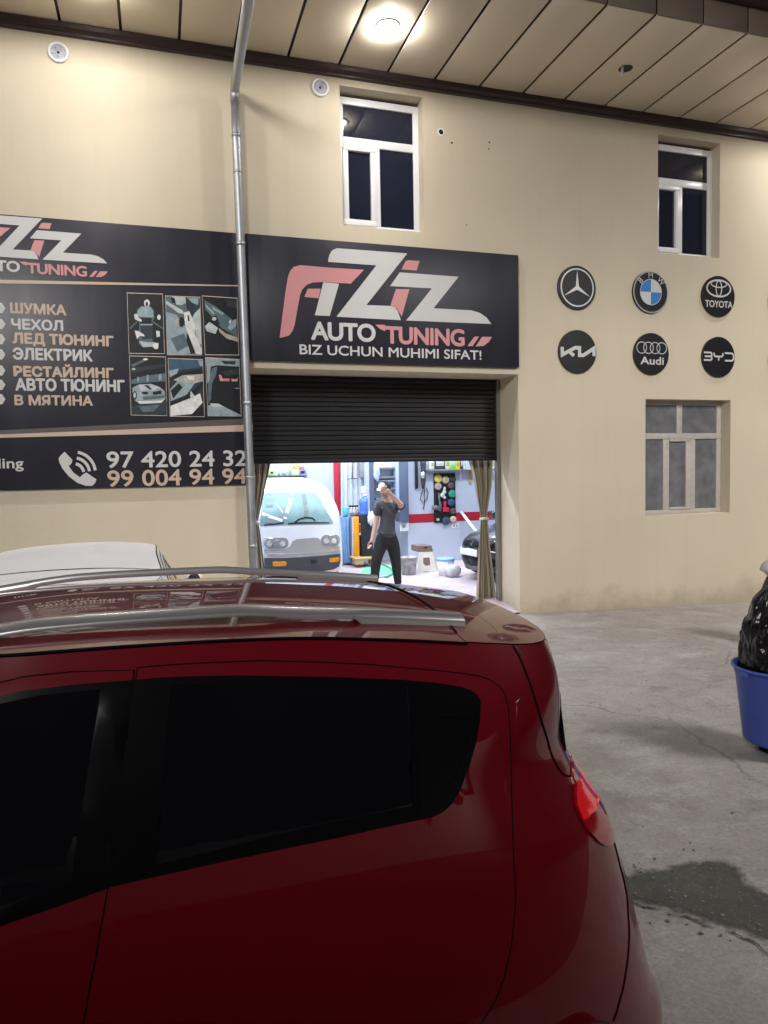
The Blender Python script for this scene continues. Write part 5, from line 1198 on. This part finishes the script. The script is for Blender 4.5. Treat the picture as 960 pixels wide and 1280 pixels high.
g = G(); g.sphere(tuple(at(*cb4(100, 645), YP - .08)), (.09, .05, .05), 18, 10, fn=lambda q: 1 + .15 * math.sin(8 * q.x)); g.tube([at(*cb4(x, y), YP - .05) for x, y in ((145, 450), (150, 540), (165, 620), (150, 690))], [.012, .018, .03, .035], 10)
one('air_tool', g, zz('grey_black_tool', (.16, .17, .19), .35, metal=.4, var=.6, scale=22), 'grey and black air tool hung at the left of the pad board', 'tool')
g = G().bbox(tuple(at(*cb4(200, 645), YP - .05)), tuple(at(*cb4(278, 700), YP - .02) - Vector((0, 0, 0))), .012); g.bbox(tuple(at(*cb4(212, 560), YP - .05)), tuple(at(*cb4(240, 650), YP - .025)), .008)
one('red_clamp', g, zz('crimson_plastic', (.62, .02, .06), .4), 'bright crimson clamp on the pad board', 'clamp')
g = G(); so = thing('wall_socket', 'white double socket below the pad board', 'socket', tuple(at(569, 657, YB2)))
part('plate', bx(565, 654.2, 573.3, 660, YB2 - .02, .02, .004), M_white, so); part('socket_face', bx(566.4, 655.6, 568.8, 658.6, YB2 - .024, .005, .001).bbox(tuple(at(569.8, 658.6, YB2 - .024)), tuple(at(572.2, 655.6, YB2 - .019)), .001), zz('socket_grey', (.35, .35, .38), .4), so)
one('white_pole', G().tube([at(576, 639.3, YB2 - .03), at(583, 648.5, YB2 - .2), at(592, 660, YB2 - .45), at(615, 691, YB2 - 1.0)], .03, 10), M_white, 'thin white pole leaning on the wall above the black car', 'pole')
# stool, buckets, mat
st = thing('step_stool', 'white and brown step stool by the workshop wall', 'stool', tuple(at(537, 717, 12.2)))
cz = lambda x, y: (430 + x / 6.738, 560 + y / 6.738); YT = 12.1
def cpoly(pts, Y, dep, g=None):
    g = g or G(); g.prism([at(*cz(*p), Y) for p in pts], (0, dep, 0)); return g
part('side_panel', cpoly([(632, 870), (742, 868), (785, 1062), (740, 1064), (715, 1040), (672, 1042), (658, 1068), (624, 1070)], YT, .03), zz('cream_plastic', (.78, .74, .64), .4), st, recalc=True)
part('seat', cpoly([(618, 826), (738, 822), (750, 872), (622, 876)], YT - .004, .34), zz('brown_plastic', (.20, .13, .11), .45), st, recalc=True)
part('hand_hole', cpoly([(668, 925), (722, 922), (726, 985), (690, 992), (668, 975)], YT - .003, .004), zz('brown_plastic', (.20, .13, .11), .45), st, recalc=True)
part('grip_slot', cpoly([(672, 836), (700, 835), (701, 845), (673, 846)], YT - .008, .004), M_dark, st, recalc=True)
part('foot_trim', cpoly([(668, 1040), (752, 1036), (756, 1062), (664, 1066)], YT + .012, .03), zz('brown_plastic', (.20, .13, .11), .45), st, recalc=True)
part('rear_panel', cpoly([(690, 870), (748, 868), (800, 1045), (690, 1050)], YT + .31, .03), zz('cream_plastic', (.78, .74, .64), .4), st, recalc=True)
p = atz(511, 718, ZF); bk = thing('clear_bucket', 'half clear bucket of brushes left of the step stool', 'bucket', tuple(p))
part('bucket_body', G().lathe([(.0001, 0), (.125, 0), (.15, .30), (.158, .30), (.158, .315), (.146, .315), (.12, .01), (.0001, .01)], tuple(p), 30), zz('clear_grey_plastic', (.40, .38, .38), .2, var=.5, scale=9), bk)
part('handle', G().tube([(p.x + .155 * math.cos(a), p.y - .02, p.z + .30 - .10 * math.sin(a)) for a in [PI * i / 12 for i in range(13)]], .006, 6), M_chrome, bk)
p = atz(557.5, 719, ZF); bk = thing('white_bucket', 'white bucket with a blue lid beside the black car', 'bucket', tuple(p))
part('bucket_body', G().lathe([(.0001, 0), (.13, 0), (.15, .27), (.0001, .27)], tuple(p), 30), zz('white_bucket_plastic', (.72, .72, .74), .35, var=.15, scale=8), bk)
part('lid', G().lathe([(.0001, .315), (.14, .31), (.162, .30), (.162, .272), (.0001, .27)], tuple(p), 30), zz('blue_white_lid', (.22, .45, .75), .35), bk)
one('cloth_bundle', G().sphere(tuple(atz(566, 714, ZF + .1)), (.14, .1, .11), 20, 12, fn=lambda q: 1 + .18 * math.sin(7 * q.x + 5 * q.z) * math.cos(6 * q.y)), zz('grey_white_rag', (.55, .55, .57), .9, var=.3, scale=14), 'grey white bundle of cloths in front of the white bucket', 'cloth')
rows = []
g = G(); P0 = [atz(x, y, ZF + .006) for x, y in ((448, 718), (456, 708), (476, 705), (490, 708), (493, 717), (470, 720))]; g.poly(P0)
one('green_mat', g, zz('green_plastic_mat', (.20, .55, .36), .5, var=.25, scale=20), 'green mat lying on the floor behind the standing man', 'mat')
one('green_hose', G().tube([atz(x, y, ZF + .02) for x, y in ((474, 703), (480, 706), (488, 710), (492, 716), (484, 721), (470, 722), (455, 719))], .018, 8), zz('green_hose', (.08, .42, .24), .4), 'green hose curling over the green mat', 'hose')
# curtains
def curtain(label, Y, Lp, Rp, y0, y1, tie, nf, amp):
    t_ = thing('curtain', label, 'curtain', tuple(at((Lp[-1][0] + Rp[-1][0]) / 2, y1, Y)), group='beige curtains tied at the workshop door')
    rows = []; n = 84
    for j in range(44):
        y = y0 + (y1 - y0) * j / 43; xa = np.interp(y, [p[1] for p in Lp], [p[0] for p in Lp]); xb = np.interp(y, [p[1] for p in Rp], [p[0] for p in Rp])
        sq = min(1.0, (xb - xa) / 26.0)
        rows.append([at(xa + (xb - xa) * i / n, y, Y - amp * sq * (math.sin(nf * 2 * PI * i / n + .5 * math.sin(y * .05)) + .35 * math.sin(nf * 4.7 * PI * i / n + 1.3)) - (.05 if abs(y - tie) < 3 else 0)) for i in range(n + 1)])
    part('cloth', G().grid(rows), zz('beige_curtain_cloth', (.40, .35, .26), .8, var=.08, scale=3, stretch=(20, 20, 1)), t_)
    xa = np.interp(tie, [p[1] for p in Lp], [p[0] for p in Lp]); xb = np.interp(tie, [p[1] for p in Rp], [p[0] for p in Rp])
    part('tie_band', G().tube([at(xa - .6, tie + .5, Y - .05), at((xa + xb) / 2, tie - .3, Y - .13), at(xb + .6, tie + .6, Y - .05)], .02, 8), zz('pale_tie', (.60, .55, .45), .8), t_)
curtain('beige curtain tied back at the right side of the door opening', 9.28, [(584, 570), (585.5, 576), (590.6, 593), (599, 637), (601, 648), (599, 675), (594.7, 752)], [(617, 570), (616.5, 576), (614.4, 609), (609, 642), (609.5, 649), (613, 685), (621, 752)], 572, 751, 648.5, 3.5, .05)
curtain('beige curtain gathered back at the left side behind the pipe', 9.28, [(314, 570), (316, 600), (317, 650), (317.5, 740)], [(339, 570), (337.5, 582), (331, 612), (322.5, 652), (325, 664), (332, 720), (333, 740)], 572, 741, 653, 3.0, .045)

# ================================================================== BIN AND BAGS OUTSIDE
bin_c = Vector((3.9, 3.71, 0)); bl_ = atz(930, 930, .08)
M_blue = zz('blue_bin_plastic', (.055, .10, .44), .35, var=.06, scale=20, rvar=.08)
RB = .29
e_l = at(908, 815, 3.62); 
tb = thing('blue_bin', 'round blue plastic bin stuffed with a black rubbish bag', 'bin', (bin_c.x, bin_c.y, 0))
zr = .60; zb0 = .085
g = G().lathe([(.0001, zb0), (.195, zb0), (.212, zb0 + .02), (.262, zr - .06), (.268, zr - .055), (.272, zr), (.288, zr), (.290, zr - .012), (.283, zr - .02), (.262, zr - .015), (.258, zr - .03), (.205, zb0 + .03), (.0001, zb0 + .03)], (bin_c.x, bin_c.y, 0), 56)
part('bin_body', g, M_blue, tb)
part('lug', G().bbox((bin_c.x - .287, bin_c.y - .03, zr - .05), (bin_c.x - .268, bin_c.y + .03, zr - .02), .006), M_blue, tb)
part('foot', G().lathe([(.0001, 0), (.10, 0), (.09, zb0 + .005), (.0001, zb0 + .005)], (bin_c.x + .03, bin_c.y + .05, 0), 24), M_dark, tb)
M_bag = zz('black_bag_film', (.006, .006, .007), .24, var=.2, scale=12)
from mathutils import noise
def crumple(g, c, r, zlo, zhi, seed, n=190, m=120, neck=.35, amp=.11):
    rows = []; sv = Vector((seed * 3.1, seed * 1.7, seed * .9))
    for j in range(m + 1):
        v = j / m; rr_ = (1 - max(0, (v - .12) / .88) ** 2.6) ** .5 * (1 - neck * v * .2) if v > .12 else 1 - .1 * (.12 - v) / .12
        row = []
        for i in range(n + 1):
            th = 2 * PI * i / n; q = Vector((math.cos(th) * 1.0, math.sin(th) * 1.0, v * 1.5))
            q = q + .25 * noise.noise_vector(q * 2.0 + sv)
            dist, _ = noise.voronoi(Vector((q.x * 2.6 + q.z * .9, q.y * 2.6, q.z * 1.5)) + sv)
            d2, _ = noise.voronoi(Vector((q.x * 5.5, q.y * 5.5 + q.z, q.z * 3.4)) + sv)
            d = (dist[1] - dist[0]) * .75 + (d2[1] - d2[0]) * .33 + .35 * noise.noise(q * 1.5 + sv) - .45
            k = 1 + amp * d
            row.append((c[0] + r * rr_ * k * math.cos(th), c[1] + r * rr_ * k * math.sin(th), zlo + (zhi - zlo) * v + .05 * d * (1 - v) * v * 2))
        rows.append(row)
    return g.grid(rows)
g = crumple(G(), (bin_c.x + .02, bin_c.y, 0), .268, zr - .06, 1.16, 3, amp=.24)
one('rubbish_bag', g, M_bag, 'crumpled shiny black rubbish bag bulging out of the blue bin', 'bag', recalc=True)
sk = thing('stuffed_sack', 'dull dark sack with a pale top behind the blue bin', 'sack', (5.55, 6.1, 0))
pc = at(975, 715, 6.1)
g = crumple(G(), (pc.x, 6.1, 0), .225, -.02, pc.z + .06, 8, 90, 50); part('sack_body', g, zz('dull_black_sack', (.022, .022, .024), .5, var=.3, scale=8), sk, recalc=True)
g = G().sphere((pc.x, 6.1, pc.z + .02), (.20, .20, .13), 26, 14, fn=lambda q: 1 + .05 * math.sin(9 * q.x + 6 * q.y) if q.z > -.2 else .8); part('sack_top', g, zz('pale_grey_film', (.45, .44, .42), .4, var=.15, scale=10), sk)

# ================================================================== MAN
def skinned(J, edges, root, sub=2):
    me = bpy.data.meshes.new('skin_source'); names = list(J)
    me.from_pydata([tuple(J[k][0]) for k in names], [(names.index(a), names.index(b)) for a, b in edges], [])
    ob = bpy.data.objects.new('skin_source', me); COL.objects.link(ob)
    ob.modifiers.new('s', 'SKIN'); sb = ob.modifiers.new('u', 'SUBSURF'); sb.levels = sub; sb.render_levels = sub
    for i, k in enumerate(names):
        r = J[k][1]; me.skin_vertices[0].data[i].radius = r if isinstance(r, tuple) else (r, r)
        me.skin_vertices[0].data[i].use_root = (k == root)
    dg = bpy.context.evaluated_depsgraph_get(); ev = ob.evaluated_get(dg); m2 = ev.to_mesh()
    g = G(); g.add([v.co.copy() for v in m2.vertices], [tuple(p.vertices) for p in m2.polygons], 0, True)
    ev.to_mesh_clear(); bpy.data.objects.remove(ob); bpy.data.meshes.remove(me)
    return g
def remeshed(g, vox):
    me = bpy.data.meshes.new('remesh_source'); me.from_pydata([tuple(v) for v in g.v], [], g.f); ob = bpy.data.objects.new('remesh_source', me); COL.objects.link(ob)
    md = ob.modifiers.new('r', 'REMESH'); md.mode = 'VOXEL'; md.voxel_size = vox; sm_ = ob.modifiers.new('k', 'SMOOTH'); sm_.iterations = 2; sm_.factor = .4
    dg = bpy.context.evaluated_depsgraph_get(); ev = ob.evaluated_get(dg); m2 = ev.to_mesh()
    o = G(); o.add([v.co.copy() for v in m2.vertices], [tuple(p.vertices) for p in m2.polygons], 0, True)
    ev.to_mesh_clear(); bpy.data.objects.remove(ob); bpy.data.meshes.remove(me); return o
MY = 10.48
def mj(x, y, dy=0.0): return at(430 + x / 6.738, 560 + y / 6.738, MY + dy)
ft = atz(498, 737, ZF)
man = thing('person', 'man in a grey t-shirt and black trousers shading his face with his raised arm', 'person', (3.40, MY, ZF))
J = dict(pel=(mj(358, 745), (.135, .092)), ab=(mj(362, 660), (.115, .085)), ch=(mj(372, 545), (.13, .085)), ub=(mj(372, 485), (.085, .062)), nk=(mj(366, 437), .055), hd=(mj(352, 395, -.02), .06),
         sl=(mj(302, 490), .052), el=(mj(272, 610, .03), .043), wl=(mj(238, 762, -.03), .030), hl=(mj(226, 800, -.05), (.040, .022)),
         sr=(mj(450, 490), .052), er=(mj(488, 484, -.24), .045), wr=(mj(382, 378, -.24), .032), hr=(mj(352, 350, -.22), (.042, .026)),
         hpl=(mj(318, 790), .085), kl=(mj(272, 940, -.10), .068), al=(mj(252, 1150, -.06), .045), fl=(mj(240, 1200, -.12), .042), tl=(mj(232, 1208, -.22), .030),
         hpr=(mj(408, 790), .085), kr=(mj(438, 950, -.03), .068), ar=(mj(456, 1150, .02), .045), fr=(mj(458, 1185, -.03), .042), tr=(mj(462, 1190, -.15), .030))
g = skinned(J, [('pel', 'ab'), ('ab', 'ch'), ('ch', 'ub'), ('ub', 'nk'), ('nk', 'hd'), ('ub', 'sl'), ('sl', 'el'), ('el', 'wl'), ('wl', 'hl'), ('ub', 'sr'), ('sr', 'er'), ('er', 'wr'), ('wr', 'hr'),
                ('pel', 'hpl'), ('hpl', 'kl'), ('kl', 'al'), ('al', 'fl'), ('fl', 'tl'), ('pel', 'hpr'), ('hpr', 'kr'), ('kr', 'ar'), ('ar', 'fr'), ('fr', 'tr')], 'pel')
# head: turned and tilted down to the left of the picture
hc = mj(345, 352, -.03); fwd = Vector((-.72, -.62, -.30)).normalized(); sd = fwd.cross(Vector((0, 0, 1))).normalized(); upv = sd.cross(fwd)
def hpt(a, b, c): return hc + sd * a + fwd * b + upv * c
hg = G()
def headfn(q):
    k = 1.0
    if q.y > .2 and q.z < -.35: k *= .93
    if q.z < -.2: k *= 1 - .22 * abs(q.x) * min(1, (-q.z - .2) * 1.6)
    if q.y > .55 and .02 < q.z < .18 and .15 < abs(q.x) < .5: k *= .95
    return k
tmp = G().sphere((0, 0, 0), (.077, .098, .118), 30, 22, fn=headfn)
hg.add([hpt(*v) for v in tmp.v], tmp.f, 0, True)
for cx_, cy_, cz_, r in ((0, .100, -.018, (.014, .020, .026)), (.020, .088, -.068, (.02, .010, .008)), (-.020, .088, -.068, (.02, .010, .008)), (0, .090, -.062, (.024, .012, .006)), (0, .080, -.100, (.028, .022, .018)), (.078, -.005, -.01, (.010, .022, .034)), (-.078, -.005, -.01, (.010, .022, .034)), (.032, .085, .034, (.022, .012, .008)), (-.032, .085, .034, (.022, .012, .008))):
    tmp = G().sphere((0, 0, 0), r, 12, 8); g.add([hpt(v[0] + cx_, v[1] + cy_, v[2] + cz_) for v in tmp.v], tmp.f, 0, True)
g.add(hg.v, hg.f, 0, True)
def hand(palm, direc, side, curl):
    d = direc.normalized(); s_ = side - d * side.dot(d); s_.normalize(); nrm = d.cross(s_)
    for k, (o, ln, r) in enumerate(((-.030, .066, .0095), (-.010, .076, .010), (.011, .072, .010), (.030, .056, .0088))):
        b = palm + s_ * o + d * .025; a = [b]
        for q in range(3):
            an = curl * (q + 1) * .55; a.append(a[-1] + (d * math.cos(an) + nrm * math.sin(an)) * ln / 3 * 1.15)
        g.tube(a, [r, r, r * .95, r * .75], 8)
    b = palm - d * .02 - s_ * .030; g.tube([b, b + (-s_ * .8 + d * .6).normalized() * .032, b + (-s_ * .5 + d * .9).normalized() * .062 + nrm * .012, b + (-s_ * .35 + d).normalized() * .085 + nrm * .02], [.013, .012, .011, .008], 8)
hand(J['hl'][0], Vector((-.10, -.12, -1)), Vector((.25, -1, 0)), .55)
hand(J['hr'][0], (J['hr'][0] - J['wr'][0]) + Vector((-.05, .0, .0)), Vector((.3, 0, 1)), .7)
part('body', remeshed(g, .0075), zz('skin', (.56, .34, .25), .5, var=.08, scale=14), man)
# clothes
Kd = {k: J[k] for k in J}
def R2(k, f): r = J[k][1]; return (J[k][0], tuple(c * f for c in r) if isinstance(r, tuple) else r * f)
T = dict(hem=(mj(356, 765), (.172, .125)), lo=(mj(359, 715), (.168, .12)), ab=(mj(362, 640), (.165, .118)), ch=(mj(372, 545), (.178, .122)), ub=(mj(372, 478), (.130, .098)), nk=(mj(368, 438), .074),
         sl=(mj(300, 484), .076), sl2=(mj(284, 545, .02), .070), sl3=(mj(277, 575, .025), .066), sr=(mj(452, 483), .076), sr2=(mj(476, 490, -.13), .072), sr3=(mj(484, 490, -.18), .070))
g = skinned(T, [('hem', 'lo'), ('lo', 'ab'), ('ab', 'ch'), ('ch', 'ub'), ('ub', 'nk'), ('ub', 'sl'), ('sl', 'sl2'), ('sl2', 'sl3'), ('ub', 'sr'), ('sr', 'sr2'), ('sr2', 'sr3')], 'ab', 3)
for i, v in enumerate(g.v):                                     # slanting creases of the cloth
    k = math.sin((v[0] * 34 + v[2] * 26)) * .006 + math.sin(v[0] * 61 + v[2] * 33 + 1) * .003; g.v[i] = (v[0], v[1] - k * 1.6, v[2])
part('t_shirt', g, zz('charcoal_tshirt', (.055, .055, .065), .85, var=.15, scale=20, bump=.2, bscale=90), man)
Tr = dict(wa=(mj(360, 675), (.150, .105)), pel=(mj(358, 762), (.175, .122)), hpl=(mj(314, 805), .118), kl=(mj(272, 940, -.10), .086), al=(mj(254, 1130, -.06), .066), cl=(mj(250, 1165, -.06), .064),
          hpr=(mj(412, 805), .118), kr=(mj(436, 950, -.03), .086), ar=(mj(454, 1125, .02), .064), cr=(mj(455, 1152, .02), .060))
g = skinned(Tr, [('wa', 'pel'), ('pel', 'hpl'), ('hpl', 'kl'), ('kl', 'al'), ('al', 'cl'), ('pel', 'hpr'), ('hpr', 'kr'), ('kr', 'ar'), ('ar', 'cr')], 'pel', 3)
part('trousers', g, zz('black_trousers', (.014, .014, .016), .85, var=.2, scale=16), man)
for a, b, c in (('al', 'fl', 'tl'), ('ar', 'fr', 'tr')):
    g = skinned({'a': (J[a][0] - Vector((0, -.02, .03)), .048), 'b': (J[b][0] + Vector((0, .03, -.02)), .052), 'c': (J[b][0] + Vector((0, -.08, -.035)), (.048, .036)), 'd': (J[c][0] + Vector((0, 0, -.01)), (.044, .030))}, [('a', 'b'), ('b', 'c'), ('c', 'd')], 'b')
    part('shoe', g, zz('grey_shoe', (.16, .14, .13), .6), man)
g = G(); tmp = G().sphere((0, 0, 0), (.083, .104, .116), 26, 18)
vs = [(a, b, max(c, -.045 if b < .02 else .045)) if b < .06 else (a, b * .98, max(c, .05)) for a, b, c in tmp.v]; g.add([hpt(a, b - .008, c + .008) for a, b, c in vs], tmp.f, 0, True)
part('hair', g, zz('black_hair', (.010, .009, .009), .6), man)
g = G(); tmp = G().sphere((0, 0, 0), (.090, .112, .105), 26, 16); vs = [(a, b, max(c, .012)) for a, b, c in tmp.v]; g.add([hpt(a, b - .004, c + .040) for a, b, c in vs], tmp.f, 0, True)
cap = part('cap', g, zz('black_cap_cloth', (.014, .014, .016), .75), man)
g = G(); n = 12; A = [hpt(.080 * math.cos(PI * i / n), .085 + .02 * math.sin(PI * i / n), .055) for i in range(n + 1)]; B = [hpt(.066 * math.cos(PI * i / n), .10 + .080 * math.sin(PI * i / n), .050) for i in range(n + 1)]
g.grid([A, B]); g.grid([[p - upv * .006 for p in A], [p - upv * .006 for p in B]], flip=True); g.grid([B, [p - upv * .006 for p in B]])
part('cap_brim', g, zz('white_cap_cloth', (.75, .74, .72), .75), cap)
g = G(); tmp = G().sphere((0, 0, 0), (.0925, .1145, .1075), 26, 18); fs = [f for f in tmp.f if all(tmp.v[i][1] > .045 and tmp.v[i][2] > .012 for i in f)]
g.add([hpt(a, b - .004, c + .040) for a, b, c in tmp.v], fs, 0, True); part('cap_front', g, zz('white_cap_cloth', (.75, .74, .72), .75), cap)
p_ = mj(332, 502, -.105); part('shirt_mark', G().bbox((p_.x - .03, p_.y - .014, p_.z - .006), (p_.x + .03, p_.y + .03, p_.z + .008), .004), M_white, man)
